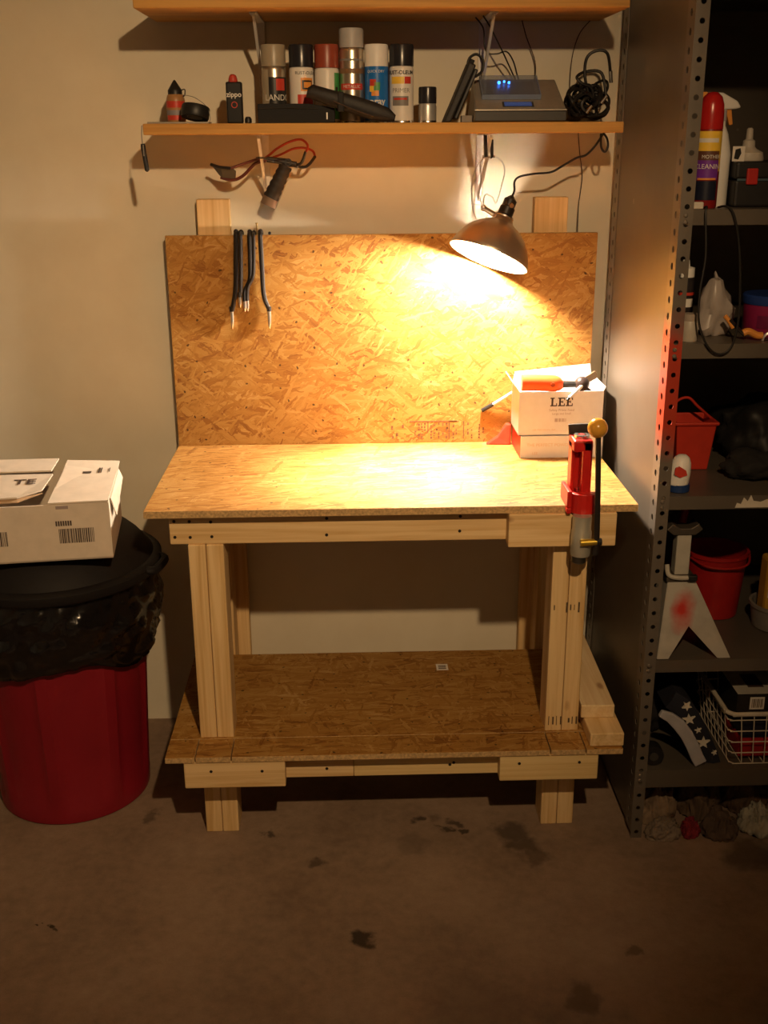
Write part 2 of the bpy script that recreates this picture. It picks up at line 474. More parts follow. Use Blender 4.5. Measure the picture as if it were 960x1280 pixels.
# ------------------------------------------------------------------ workbench
def workbench():
    t = root('workbench', (0, -0.37, 0), 'homemade workbench of pine two-by-fours with OSB top, lower shelf and backboard', 'workbench')
    # OSB sheets (face, then sawn edges as a second material)
    def sheet(name, mat, boxes, face_axis):
        m = MB()
        for b in boxes: m.box(*b)
        for f in m.bm.faces:
            f.normal_update()
            if abs(f.normal[face_axis]) < 0.5: f.material_index = 1
        return m.build(name, [mat, EDGE], t, bevel=0.0012)
    sheet('tabletop', OSB_TOP, [(-0.61, 0.61, -0.665, -0.045, 0.925, 0.944)], 2)
    sheet('backboard', OSB_BACK, [(-0.609, 0.605, -0.062, -0.045, 0.944, 1.550)], 1)
    g = 0.0015
    cuts = [-0.591, -0.514, -0.421, 0.408, 0.501, 0.598]
    bx = [(-0.591, 0.598, -0.6405, -0.14, 0.280, 0.296)]
    for a, b in zip(cuts[:-1], cuts[1:]):
        bx.append((a + (g if a > -0.59 else 0), b - (g if b < 0.59 else 0), -0.735, -0.6425, 0.280, 0.296))
    ls = sheet('lower_shelf', OSB_LOW, bx, 2)
    # label stuck on the lower shelf
    m = MB().box(0.147, 0.182, -0.272, -0.232, 0.2962, 0.2966).build('paper_label', CARD, ls)
    m = MB()
    for i in range(3): m.box(0.153, 0.176, -0.264 + i * 0.009, -0.259 + i * 0.009, 0.2966, 0.2969)
    m.build('printed_text', INK, ls)
    # front rails under the top
    ra = MB().box(-0.556, 0.557, -0.628, -0.590, 0.843, 0.925).build('rail', PX, t, bevel=0.003)
    rb = MB().box(0.288, 0.557, -0.673, -0.628, 0.838, 0.925).build('rail_block', PX, t, bevel=0.003)
    MB().box(-0.556, 0.557, -0.083, -0.045, 0.836, 0.925).build('rail', PX, t, bevel=0.003)
    # lower rails: two lengths meeting in a butt joint, with doubled blocks over the feet
    rl = MB().box(-0.545, -0.1055, -0.690, -0.652, 0.203, 0.280).build('rail', PX, t, bevel=0.002)
    PX2 = pine('pine_along_x_yellow', 'X', (0.78, 0.60, 0.30), (0.62, 0.42, 0.17), 8.0)
    rr = MB().box(-0.1045, 0.536, -0.690, -0.652, 0.203, 0.280).build('rail', PX2, t, bevel=0.002)
    bl = MB().box(-0.545, -0.283, -0.731, -0.690, 0.202, 0.280).build('rail_block', PX, t, bevel=0.003)
    br = MB().box(0.277, 0.536, -0.731, -0.690, 0.204, 0.280).build('rail_block', PX2, t, bevel=0.003)
    for x in (-0.550, 0.502):
        MB().box(x, x + 0.038, -0.640, -0.045, 0.19, 0.2795).build('side_rail', PY, t, bevel=0.003)
        MB().box(x, x + 0.038, -0.600, -0.083, 0.836, 0.925).build('side_rail', PY, t, bevel=0.003)
    MB().box(-0.512, 0.502, -0.178, -0.140, 0.19, 0.2795).build('rail', PX, t, bevel=0.003)
    # screws
    def screw(x, z, y, par):
        MB().cyl((x, y + 0.001, z), (x, y - 0.0008, z), 0.0042, seg=8).build('screw', SCREW, par)
    for x, z in ((-0.543, 0.868), (-0.505, 0.867), (-0.451, 0.868), (-0.543, 0.910), (-0.505, 0.909), (-0.452, 0.907), (-0.164, 0.868), (-0.163, 0.912), (0.171, 0.873), (0.172, 0.912)):
        screw(x, z - 0.005, -0.628, ra)
    for x, z in ((-0.475, 0.252), (-0.343, 0.250)): screw(x, z, -0.731, bl)
    for x, z in ((0.328, 0.256), (0.486, 0.256)): screw(x, z, -0.731, br)
    screw(-0.176, 0.228, -0.690, rl); screw(0.15, 0.232, -0.690, rr); screw(0.16, 0.238, -0.690, rr)
    # front legs: two studs side by side
    for (x0, x1, sd) in ((-0.512, -0.423, 0), (0.410, 0.499, 1)):
        xm = (x0 + x1) / 2
        lg = MB().box(x0, xm - 0.0006, -0.633, -0.544, 0, 0.843).build('leg', PZ, t, bevel=0.003)
        MB().box(xm + 0.0006, x1, -0.633, -0.544, 0, 0.843).build('stud', pine('pine_leg_second', 'Z', seed=9.0), lg, bevel=0.003)
        if sd:
            m = MB(); rnd = random.Random(4)
            for zc, n in ((0.655, 7), (0.325, 8)):
                for i in range(n):
                    x = x0 + 0.008 + i * 0.0105
                    if rnd.random() < 0.2: continue
                    h = rnd.uniform(0.012, 0.03); w = rnd.uniform(0.0015, 0.005)
                    m.box(x, x + w, -0.6335, -0.6325, zc - h / 2, zc + h / 2)
            m.build('grade_stamp', INK, lg)['kind'] = 'stuff'
    # rear posts that carry the backboard, with a stud on edge in front of each
    for (x0, x1) in ((-0.519, -0.428), (0.426, 0.520)):
        MB().box(x0, x1, -0.045, -0.007, 0, 1.646).build('rear_post', PZ, t, bevel=0.002)
    for x0 in (-0.503, 0.462):
        MB().box(x0, x0 + 0.038, -0.140, -0.046, 0, 0.836).build('leg', PZ, t, bevel=0.003)
    # ink stamp at the foot of the backboard
    m = MB(); y = -0.0628
    def bar(x0, x1, z0, z1): m.box(x0, x1, y, -0.0615, z0, z1)
    bar(0.075, 0.215, 1.0075, 1.0110)
    for x in (0.128, 0.191, 0.234): bar(x, x + 0.003, 0.955 if x > 0.15 else 0.975, 1.009)
    bar(0.193, 0.222, 1.008, 1.010)
    rnd = random.Random(12)
    for x in (0.090, 0.100, 0.109, 0.118, 0.137, 0.146, 0.160, 0.172, 0.182, 0.203, 0.212, 0.246, 0.258, 0.280, 0.292):
        z = 0.956
        while z < 1.0:
            h = rnd.uniform(0.003, 0.010)
            if rnd.random() < 0.6: bar(x, x + rnd.uniform(0.003, 0.006), z, z + h)
            z += h + 0.003
    for x, z, h in ((0.02, 0.985, 0.012), (0.035, 0.965, 0.01), (0.052, 0.99, 0.01), (0.022, 0.958, 0.008)): bar(x, x + 0.006, z, z + h)
    m.build('ink_stamp', P('brown_stamp_ink', (0.16, 0.07, 0.03), 0.8, var=0.3, scale=200), t)
workbench()

# loose lumber at the end of the lower shelf
def offcut(x0, x1, y0, y1, z0, z1, label, ang, mat):
    c = ((x0 + x1) / 2, (y0 + y1) / 2, 0)
    MBo = MB().box(x0, x1, y0, y1, z0, z1, RZ(c, ang))
    o = MBo.build('lumber_offcut', mat, None, bevel=0.003, origin=(c[0], c[1], z0))
    tag(o, label, 'lumber', 'lumber offcuts at the end of the lower shelf')
offcut(0.513, 0.602, -0.722, -0.16, 0.2963, 0.334, 'longer pine two-by-four offcut lying flat on lower shelf under another', 0, PY)
offcut(0.508, 0.597, -0.640, -0.20, 0.3342, 0.372, 'pine two-by-four offcut lying on top of another beside workbench leg', -1.0, pine('pine_along_y_pale', 'Y', (0.82, 0.64, 0.38), (0.68, 0.46, 0.22), 4.0))

# ------------------------------------------------------------------ wall shelves
BRK = P('white_bracket_enamel', (0.72, 0.70, 0.66), 0.4)
SHELFPINE = pine('shelf_board_pine', 'X', (0.60, 0.32, 0.085), (0.44, 0.21, 0.05), 6.0, knots=False)
def wall_shelf(z0, z1, x0, x1, label, dep=0.29):
    t = root('wall_shelf', (0, 0, z0), label, 'shelf', 'shelves on the back wall')
    MB().box(x0, x1, -dep, -0.002, z0, z1).build('board', SHELFPINE, t, bevel=0.003)
    for bx in (-0.324, 0.272):
        m = MB()
        m.box(bx - 0.010, bx + 0.010, -0.26, -0.002, z0 - 0.004, z0)
        m.box(bx - 0.010, bx + 0.010, -0.006, -0.002, z0 - 0.19, z0)
        br = m.build('bracket', BRK, t, bevel=0.001)
        # pressed diagonal brace
        a = Vector((bx, -0.248, z0 - 0.004)); b = Vector((bx, -0.006, z0 - 0.170))
        m = MB(); d = (b - a).normalized(); nn = Vector((0, d.z, -d.y))
        w = 0.011
        m.prism([a + Vector((-0.0035, 0, 0)) - nn * w * 0.3, b + Vector((-0.0035, 0, 0)) - nn * w * 0.5, b + Vector((-0.0035, 0, 0)) + nn * w, a + Vector((-0.0035, 0, 0)) + nn * w * 0.6], (0.007, 0, 0))
        m.build('brace', BRK, br)
    return t
wall_shelf(1.815, 1.842, -0.609, 0.605, 'wooden wall shelf on white brackets holding spray cans and a scale')
wall_shelf(2.101, 2.128, -0.603, 0.590, 'upper wooden wall shelf on white brackets with its underside showing', 0.34)
ZS = 1.842

# ------------------------------------------------------------------ things on the shelf
def spray_can(x, y, h, r, cap_h, cap_m, body_m, label, deco=None, cap_r=1.0, dome=True):
    t = root('spray_can', (x, y, ZS), label, 'spray can', 'spray cans on the wall shelf')
    c = (x, y, ZS)
    hb = h - cap_h
    prof = [(r * 0.90, 0), (r, 0.003), (r, hb - 0.012), (r * 0.95, hb - 0.006), (r * 0.80, hb + 0.002), (r * 0.5, hb + 0.006)]
    b = MB().lathe(prof, c, seg=32).build('body', body_m, t, smooth=True)
    MB().lathe([(r, 0.0022), (r * 1.025, 0.001), (r * 1.025, 0.0045), (r, 0.006)], c, seg=32, cap=False).build('rim', STEEL, b, smooth=True)
    cr = r * cap_r
    MB().lathe([(cr, hb - 0.004), (cr, h - 0.004), (cr * 0.95, h), (cr * 0.6, h + 0.001), (0, h + 0.001)], c, seg=32, cap=False).build('cap', cap_m, t, smooth=True)
    if deco: deco(b, c, r, hb)
    return t
def pat(par, c, r, a0, a1, z0, z1, mat, name='printed_label', k=1):
    MB().patch(c, r + 0.0003 * k, a0, a1, z0, z1, 12).build(name, mat, par, smooth=True)
def txt(par, s, size, c, r, z, mat, a=0, k=3, bold=0.0):
    MB().text_cyl(s, size, c, r + 0.0003 * k, z, a, bold).build('lettering', mat, par)
LBLK = P('label_black', (0.02, 0.02, 0.02), 0.35); LWHT = P('label_white', (0.72, 0.69, 0.64), 0.4, var=0.03)
LRED = P('label_red', (0.55, 0.05, 0.03), 0.35); LORG = P('label_orange', (0.75, 0.30, 0.06), 0.35)
LYEL = P('label_yellow', (0.85, 0.55, 0.06), 0.35); LBLU = P('label_blue', (0.015, 0.15, 0.50), 0.3)
LGRN = P('label_green', (0.05, 0.30, 0.08), 0.35); LPUR = P('label_purple', (0.16, 0.03, 0.30), 0.4)
LGRY = P('label_grey', (0.22, 0.21, 0.20), 0.4)
TAN = P('taupe_cap', (0.34, 0.29, 0.21), 0.35); CANBLK = P('gloss_black_cap', (0.02, 0.02, 0.025), 0.25)
RUST = P('rust_red_cap', (0.28, 0.055, 0.03), 0.35); GREYCAP = P('grey_cap', (0.40, 0.39, 0.38), 0.45)
ALU = P('brushed_can_metal', (0.62, 0.55, 0.45), 0.28, 0.9); SILV = P('silver_paint', (0.55, 0.54, 0.53), 0.35, 0.6)
def d1(b, c, r, h):
    pat(b, c, r, -22, 75, 0.012, h - 0.030, LBLK); pat(b, c, r, -75, -24, 0.004, h - 0.012, TAN)
    pat(b, c, r, 12, 58, h - 0.062, h - 0.034, LRED, 'red_emblem', 2)
    txt(b, 'LANDO', 0.021, c, r, h - 0.086, LWHT, 22); pat(b, c, r, 0, 60, 0.02, h - 0.095, LGRY, 'photo_print', 2)
def d2(b, c, r, h):
    txt(b, 'RUST-OLEUM', 0.011, c, r, h - 0.022, LBLK, 30)
    pat(b, c, r, -2, 62, h - 0.062, h - 0.030, LORG, 'orange_print', 1); pat(b, c, r, 4, 56, h - 0.058, h - 0.036, LBLK, 'dark_print', 2)
    pat(b, c, r, 12, 50, h - 0.054, h - 0.040, LORG, 'orange_print', 3)
    pat(b, c, r, -18, 62, 0.006, h - 0.070, LRED, 'red_print', 1)
def d3(b, c, r, h):
    pat(b, c, r, 38, 85, 0.01, h - 0.016, LGRN, 'green_print'); pat(b, c, r, 44, 60, 0.03, h - 0.05, LBLK, 'dark_print', 2)
def d4(b, c, r, h):
    pat(b, c, r, -80, 80, h - 0.036, h - 0.031, LGRY, 'band'); pat(b, c, r, -80, 80, h - 0.066, h - 0.054, P('brown_band', (0.20, 0.11, 0.05), 0.4), 'band')
    pat(b, c, r, -60, 60, h - 0.105, h - 0.090, LRED, 'band'); txt(b, 'METALLIC', 0.011, c, r, h - 0.101, LWHT, 0)
def d5(b, c, r, h):
    pat(b, c, r, -90, 90, 0.004, h - 0.001, LBLU, 'blue_label')
    txt(b, 'spray', 0.024, c, r, 0.045, LWHT, -4, 3, 0.0006); txt(b, 'paint', 0.024, c, r, 0.026, LWHT, -4, 3, 0.0006)
    for (a, z, w, hh, mt) in ((-12, 0.090, 22, 0.016, LRED), (8, 0.079, 20, 0.020, LGRN), (-20, 0.076, 16, 0.014, LYEL), (0, 0.066, 26, 0.013, LORG)):
        pat(b, c, r, a - w, a + w * 0.4, z, z + hh, mt, 'flower_print', 2)
    txt(b, 'QUICK DRY', 0.009, c, r, h - 0.016, LWHT, -5)
def d6(b, c, r, h):
    txt(b, 'RUST-OLEUM', 0.0128, c, r, h - 0.024, LBLK, -8, 3, 0.0003)
    pat(b, c, r, -55, 10, h - 0.047, h - 0.030, LYEL, 'colour_band', 1); pat(b, c, r, 12, 46, h - 0.047, h - 0.030, LRED, 'colour_band', 1)
    txt(b, 'PRIMER', 0.015, c, r, h - 0.068, LGRY, -5); pat(b, c, r, -48, 32, h - 0.100, h - 0.077, LGRY, 'dark_print', 1); pat(b, c, r, -40, 24, h - 0.086, h - 0.081, LRED, 'colour_band', 2)
rc = 0.0315
spray_can(-0.284, -0.17, 0.190, rc, 0.048, TAN, ALU, 'spray can with taupe cap and black label, beside the shelf bracket', d1)
spray_can(-0.213, -0.17, 0.190, rc, 0.050, CANBLK, LWHT, 'spray can with glossy black cap and white label with red swoosh', d2)
spray_can(-0.1475, -0.17, 0.190, rc, 0.052, RUST, LWHT, 'spray can with rust-red cap and plain white side', d3)
spray_can(-0.0835, -0.17, 0.228, rc, 0.042, GREYCAP, ALU, 'tallest spray can, shiny metal with a grey cap', d4)
spray_can(-0.0195, -0.17, 0.190, rc * 0.97, 0.052, WHITE, LWHT, 'spray can with white cap and blue spray paint label', d5)
spray_can(0.0455, -0.17, 0.190, rc, 0.048, CANBLK, LWHT, 'white primer spray can with black cap and dark lettering', d6)
spray_can(0.1135, -0.17, 0.088, 0.0235, 0.036, CANBLK, SILV, 'short silver paint can with black cap', None)

def glue_bottle():
    x, y = -0.541, -0.165; c = (x, y, ZS)
    t = root('glue_bottle', c, 'small brown glue bottle with pointed black cap', 'bottle')
    b = MB().lathe([(0.022, 0), (0.024, 0.003), (0.024, 0.058), (0.021, 0.070), (0.013, 0.078), (0.013, 0.082)], c, seg=28).build('body', P('amber_glue', (0.38, 0.19, 0.07), 0.4), t, smooth=True)
    cp = MB().lathe([(0.0185, 0.070), (0.0185, 0.082), (0.016, 0.086), (0.003, 0.106), (0, 0.108)], c, seg=24).build('cap', BLACK, t, smooth=True)
    MB().tube([(x + 0.015, y - 0.002, c[2] + 0.082), (x + 0.026, y - 0.004, c[2] + 0.084), (x + 0.025, y - 0.006, c[2] + 0.070), (x + 0.018, y - 0.004, c[2] + 0.068)], 0.0016, 6).build('cap_strap', BLACK, cp, smooth=True)
    pat(b, c, 0.024, -80, 80, 0.022, 0.034, P('label_blue_grey', (0.24, 0.22, 0.24), 0.5)); pat(b, c, 0.024, -80, 80, 0.040, 0.056, LRED); pat(b, c, 0.024, -60, 40, 0.010, 0.021, LRED)
glue_bottle()
def tape_roll():
    x, y = -0.487, -0.235; c = (x, y, ZS + 0.0044)
    t = root('tape_roll', c, 'black roll of tape lying beside the glue bottle', 'tape')
    ax = (0.15, 0.25, 1)
    MB().lathe([(0.020, 0.012), (0.034, 0.010), (0.036, 0.014), (0.036, 0.036), (0.034, 0.040), (0.020, 0.038), (0.020, 0.012)], (x, y, c[2] - 0.001), ax, 32, cap=False).build('tape', BLACK, t, smooth=True)
    MB().lathe([(0.018, 0.012), (0.020, 0.012), (0.020, 0.039), (0.018, 0.039), (0.018, 0.012)], (x, y, c[2] - 0.001), ax, 28, cap=False).build('core', LGRY, t, smooth=True)
    MB().tube([(x - 0.03, y + 0.045, c[2] + 0.066), (x + 0.005, y, c[2] + 0.058), (x + 0.034, y, c[2] + 0.036), (x + 0.042, y - 0.005, c[2] + 0.012), (x + 0.040, y - 0.006, c[2] + 0.001)], 0.0009, 6).build('loose_wire', LGRY, t, smooth=True)
tape_roll()
def ruler():
    t = root('steel_ruler', (-0.53, -0.235, ZS), 'flat metal ruler lying at the shelf end', 'ruler')
    MB().box(-0.602, -0.447, -0.262, -0.198, ZS + 0.0002, ZS + 0.0045).build('blade', P('dull_metal', (0.35, 0.31, 0.26), 0.4, 0.7), t, bevel=0.0005)
    m = MB()
    for i in range(24): m.box(-0.600 + i * 0.0063, -0.5994 + i * 0.0063, -0.2605, -0.2605 + (0.012 if i % 5 == 0 else 0.006), ZS + 0.0044, ZS + 0.0047)
    m.build('graduation', LBLK, t)
ruler()
def lighter_fluid():
    x, y = -0.383, -0.22; c = (x, y, ZS)
    t = root('lighter_fluid_can', c, 'flat black lighter fluid can with a red cap', 'can')
    b = MB().box(x - 0.0205, x + 0.0205, y - 0.011, y + 0.011, ZS, ZS + 0.100).build('body', P('gloss_black_can', (0.012, 0.012, 0.013), 0.3), t, bevel=0.004)
    MB().lathe([(0.011, 0.099), (0.012, 0.101), (0.011, 0.108), (0.0085, 0.115), (0.004, 0.118), (0, 0.118)], (x - 0.002, y, ZS), seg=20).build('cap', P('red_cap', (0.50, 0.05, 0.03), 0.4), t, smooth=True)
    MB().text('zippo', 0.0175, (x, y - 0.0113, ZS + 0.064), bold=0.0003).build('lettering', LWHT, b)
    m = MB().lathe([(0.008, 0), (0.006, 0), (0.006, 0.0004), (0.008, 0.0004), (0.008, 0)], (x, y - 0.0111, ZS + 0.045), (0, -1, 0), 20, cap=False)
    m.build('flame_emblem', LRED, b)
lighter_fluid()
tag(MB().lathe([(0.006, 0), (0.009, 0.002), (0.009, 0.010), (0.006, 0.016), (0, 0.017)], (-0.350, -0.225, ZS), seg=16).build('bottle_cap', BLACK, None, smooth=True, origin=(-0.350, -0.225, ZS)), 'tiny black cap beside the lighter fluid can', 'cap')

def black_pouch():
    t = root('black_pouch', (-0.225, -0.238, ZS), 'flat black pouch lying in front of the spray cans', 'pouch')
    m = MB().box(-0.322, -0.128, -0.262, -0.212, ZS + 0.0002, ZS + 0.046)
    bmesh.ops.subdivide_edges(m.bm, edges=m.bm.edges[:], cuts=5, use_grid_fill=True)
    for v in m.bm.verts:
        if v.co.z > ZS + 0.01: v.co.z -= 0.010 * max(0, (v.co.x + 0.2) / 0.07) ** 1.5 if v.co.x > -0.2 else 0
    m.jitter(0.0022, 22)
    m.build('body', P('black_nylon', (0.013, 0.012, 0.012), 0.8, bmp=0.3, scale=300), t, smooth=True, bevel=0.003)
    MB().tube([(-0.322, -0.2635, ZS + 0.034), (-0.25, -0.264, ZS + 0.036), (-0.17, -0.264, ZS + 0.034)], 0.0012, 6).build('zipper', P('dark_zip', (0.05, 0.045, 0.04), 0.4, 0.4), t, smooth=True)
    MB().box(-0.150, -0.145, -0.2645, -0.262, ZS + 0.008, ZS + 0.026).build('zipper_pull', STEEL, t, bevel=0.001)
black_pouch()
def sheath():
    t = root('knife_sheath', (-0.09, -0.268, ZS), 'long black leather sheath leaning slantwise over the black pouch', 'sheath')
    ax = [(-0.196, 1.914, 0.012, 0.010), (-0.185, 1.916, 0.017, 0.013), (-0.14, 1.902, 0.019, 0.014), (-0.08, 1.885, 0.021, 0.014), (-0.03, 1.869, 0.022, 0.013), (0.005, 1.860, 0.017, 0.011), (0.024, 1.852, 0.008, 0.006)]
    m = MB(); rings = []
    for (x, z, hz, hy) in ax:
        rings.append([m.v((x + 0.25 * hz * math.sin(a), -0.280 + hy * math.cos(a) , z + hz * math.sin(a))) for a in [2 * PI * k / 14 for k in range(14)]])
    for a, b in zip(rings[:-1], rings[1:]):
        for k in range(14): m._f([a[k], a[(k + 1) % 14], b[(k + 1) % 14], b[k]])
    m._f(rings[0]); m._f(list(reversed(rings[-1])))
    m.build('body', P('black_leather', (0.015, 0.012, 0.011), 0.6, bmp=0.25, scale=120), t, smooth=True)
    MB().tube([(-0.13, -0.2945, 1.893), (-0.08, -0.295, 1.873), (-0.03, -0.294, 1.856)], 0.002, 6).build('stitched_seam', P('seam_brown', (0.05, 0.03, 0.02), 0.7), t, smooth=True)
    MB().box(-0.120, -0.104, -0.2955, -0.2655, 1.868, 1.915).build('belt_loop', BLACKM, t, bevel=0.003)
sheath()
def leaning_case():
    t = root('carrying_case', (0.175, -0.2, ZS), 'slim black case leaning against the scale, with a strap loop', 'case')
    P0 = Vector((0.150, 0, ZS)); d = Vector((0.40, 0, 0.916)).normalized(); n = Vector((d.z, 0, -d.x))
    def slab(a, b, o0, o1, y0, y1):
        pts = [P0 + d * a + n * o0, P0 + d * a + n * o1, P0 + d * b + n * o1, P0 + d * b + n * o0]
        return MB().prism([(p.x, y0, max(p.z, ZS + 0.0003)) for p in pts], (0, y1 - y0, 0))
    slab(0, 0.158, 0, 0.020, -0.245, -0.165).build('body', P('black_case_vinyl', (0.016, 0.014, 0.014), 0.55, bmp=0.2, scale=200), t, bevel=0.004)
    slab(0.02, 0.150, 0.020, 0.030, -0.238, -0.172).build('flap', BLACK, t, bevel=0.003)
    slab(0.146, 0.168, 0.002, 0.014, -0.225, -0.185).build('top_tab', BLACKM, t, bevel=0.002)
    e = P0 + d * 0.150
    MB().tube([(e.x + 0.002, -0.205, e.z - 0.002), (e.x + 0.008, -0.208, e.z + 0.018), (e.x + 0.025, -0.212, e.z + 0.026), (e.x + 0.041, -0.214, e.z + 0.012), (e.x + 0.040, -0.214, e.z - 0.012), (e.x + 0.026, -0.208, e.z - 0.025), (e.x + 0.012, -0.205, e.z - 0.028)], 0.0035, 8, flat=0.6).build('strap_loop', BLACK, t, smooth=True)
leaning_case()
tag(MB().box(0.1965, 0.2245, -0.235, -0.205, ZS + 0.0002, ZS + 0.017).build('small_box', P('grey_carton', (0.24, 0.21, 0.18), 0.7), None, bevel=0.002, origin=(0.2105, -0.22, ZS)), 'little grey carton between the leaning case and the scale', 'box')
def scale():
    t = root('electronic_scale', (0.345, -0.19, ZS), 'silver electronic scale with clear lid and blue display lights', 'scale')
    SG = P('scale_grey', (0.30, 0.27, 0.23), 0.4, 0.3); DK = P('scale_dark', (0.035, 0.032, 0.03), 0.45)
    z = ZS
    prof = [(-0.262, z + 0.0003), (-0.268, z + 0.008), (-0.268, z + 0.026), (-0.258, z + 0.034), (-0.140, z + 0.106), (-0.090, z + 0.108), (-0.085, z + 0.0003)]
    m = MB(); m.prism([(0.226, a, b) for a, b in prof], (0.236, 0, 0))
    for v in m.bm.verts:
        if v.co.z > z + 0.03: v.co.x += 0.010 * (1 if v.co.x < 0.34 else -1) * ((v.co.z - z - 0.03) / 0.07)
    body = m.build('body', SG, t, bevel=0.004)
    MB().box(0.228, 0.460, -0.2695, -0.266, z + 0.003, z + 0.026).build('front_panel', DK, t, bevel=0.001)
    MB().box(0.226, 0.462, -0.2715, -0.264, z + 0.027, z + 0.031).build('trim_strip', P('scale_trim', (0.70, 0.66, 0.58), 0.25, 0.9), t, bevel=0.001)
    # display window in the slope
    s = Vector((0, 0.118, 0.072)).normalized(); nn = Vector((0, -s.z, s.y))
    o = Vector((0, -0.258, z + 0.034))
    def plate(x0, x1, a, b, h0, h1):
        pts = [o + s * a + nn * h0, o + s * a + nn * h1, o + s * b + nn * h1, o + s * b + nn * h0]
        return MB().prism([(x0, p.y, p.z) for p in pts], (x1 - x0, 0, 0))
    plate(0.305, 0.375, 0.008, 0.026, -0.001, 0.0015).build('display', P('display_blue_grey', (0.06, 0.10, 0.25), 0.2, emit=(0.10, 0.22, 0.8, 0.10)), t)
    plate(0.300, 0.380, 0.005, 0.029, -0.002, 0.0008).build('display_bezel', DK, t)
    plate(0.262, 0.390, 0.045, 0.125, -0.001, 0.0010).build('weighing_pan', P('pan_grey', (0.16, 0.15, 0.15), 0.3, 0.5), t)
    # tilted clear lid: thin plate with a rim
    CLEAR = P('clear_smoky_plastic', (0.55, 0.60, 0.70), 0.08, trans=0.85, var=0.02, ior=1.3)
    lid = plate(0.250, 0.400, 0.040, 0.136, 0.012, 0.0135); lid.build('lid', CLEAR, t)
    RIM = P('lid_edge', (0.20, 0.24, 0.34), 0.3)
    m = MB()
    for (x0, x1, a, b) in ((0.249, 0.2505, 0.040, 0.136), (0.3995, 0.401, 0.040, 0.136), (0.249, 0.401, 0.039, 0.0405)):
        pts = [o + s * a + nn * 0.001, o + s * a + nn * 0.014, o + s * b + nn * 0.014, o + s * b + nn * 0.001]
        m.prism([(x0, p.y, p.z) for p in pts], (x1 - x0, 0, 0))
    m.build('lid_rim', RIM, t)
    LED = P('blue_led', (0.02, 0.1, 0.6), 0.3, emit=(0.03, 0.22, 1.0, 14.0))
    for (x, a, rr) in ((0.300, 0.112, 0.0042), (0.314, 0.117, 0.0030), (0.326, 0.112, 0.0034)):
        p = o + s * a + nn * 0.006
        MB().ball((x, p.y, p.z), rr, 12).build('indicator_light', LED, t, smooth=True)
scale()
# cables
CABLE = P('black_cable', (0.014, 0.012, 0.011), 0.5); CABLEB = P('brown_cable', (0.05, 0.03, 0.02), 0.55)
def cable(name, label, pts, r, mat=None, parts=None):
    o = MB().tube(pts, r, 7, 7).build(name, mat or CABLE, None, smooth=True, origin=pts[0])
    return tag(o, label, 'cable')
def cable_bundle():
    t = root('cable_bundle', (0.545, -0.2, ZS), 'tangle of coiled black cables beside the scale', 'cables')
    rnd = random.Random(8)
    for k in range(13):
        cx, cy, cz = 0.535 + rnd.uniform(-0.02, 0.02), -0.19 + rnd.uniform(-0.03, 0.03), ZS + 0.040 + rnd.uniform(-0.008, 0.030)
        a = rnd.uniform(0.030, 0.046); b = rnd.uniform(0.018, 0.030); tl = rnd.uniform(-0.9, 0.9)
        pts = []
        for i in range(9):
            th = 2 * PI * i / 9
            x, z = a * math.cos(th), b * math.sin(th)
            x, z = x * math.cos(tl) - z * math.sin(tl), x * math.sin(tl) + z * math.cos(tl)
            pts.append((cx + x, cy + rnd.uniform(-0.02, 0.02), max(ZS + 0.004, cz + z)))
        MB().tube(pts, rnd.uniform(0.0032, 0.0052), 6, 5, closed=True).build('cable_loop', CABLE, t, smooth=True)
    MB().tube([(0.545, -0.2, ZS + 0.03), (0.535, -0.21, ZS + 0.08), (0.505, -0.215, ZS + 0.095), (0.495, -0.21, ZS + 0.11), (0.52, -0.2, ZS + 0.122), (0.56, -0.2, ZS + 0.118), (0.575, -0.2, ZS + 0.06)], 0.004, 7).build('cable_loop', CABLE, t, smooth=True)
    MB().tube([(0.535, -0.2, ZS + 0.05), (0.515, -0.21, ZS + 0.11), (0.520, -0.2, ZS + 0.155), (0.545, -0.2, ZS + 0.172), (0.572, -0.2, ZS + 0.165), (0.585, -0.19, ZS + 0.12)], 0.004, 7).build('cable_loop', CABLE, t, smooth=True)
    MB().cyl((0.5845, -0.1905, ZS + 0.124), (0.589, -0.187, ZS + 0.096), 0.0052, 0.0046, 10).build('plug_end', STEEL, t, smooth=True)
    for (x, z) in ((0.52, ZS + 0.022), (0.557, ZS + 0.045)):
        MB().cyl((x, -0.23, z), (x + 0.012, -0.235, z + 0.018), 0.0045, 0.004, 10).build('plug_end', STEEL, t, smooth=True)
cable_bundle()
def plastic_bag():
    m = MB().ball((0.513, -0.085, ZS + 0.032), 0.034, 24, 0.9)
    for v in m.bm.verts:
        v.co.x = 0.513 + (v.co.x - 0.513) * 1.15
        n = mnoise.noise(v.co * 45); v.co += (v.co - Vector((0.513, -0.085, ZS + 0.032))) * 0.28 * n
        v.co.z = max(v.co.z, ZS + 0.0003)
    o = m.build('plastic_bag', P('clear_bag_film', (0.35, 0.33, 0.30), 0.2), None, smooth=True, origin=(0.513, -0.085, ZS), angle=180)
    tag(o, 'crumpled grey plastic bag beside the scale', 'bag')
plastic_bag()
cable('power_cable', 'thin black cable dropping from upper shelf to the scale in a wide bend', [(0.240, -0.12, 2.1005), (0.262, -0.11, 2.075), (0.266, -0.11, 2.035), (0.275, -0.11, 2.015), (0.30, -0.11, 2.013), (0.325, -0.11, 2.018), (0.345, -0.10, 1.995), (0.360, -0.080, 1.960), (0.372, -0.076, 1.930)], 0.0020)
cable('power_cable', 'thin black cable running straight and slanting from upper shelf to the scale', [(0.255, -0.16, 2.1005), (0.275, -0.15, 2.075), (0.310, -0.13, 2.02), (0.345, -0.085, 1.968), (0.366, -0.076, 1.930)], 0.0020)
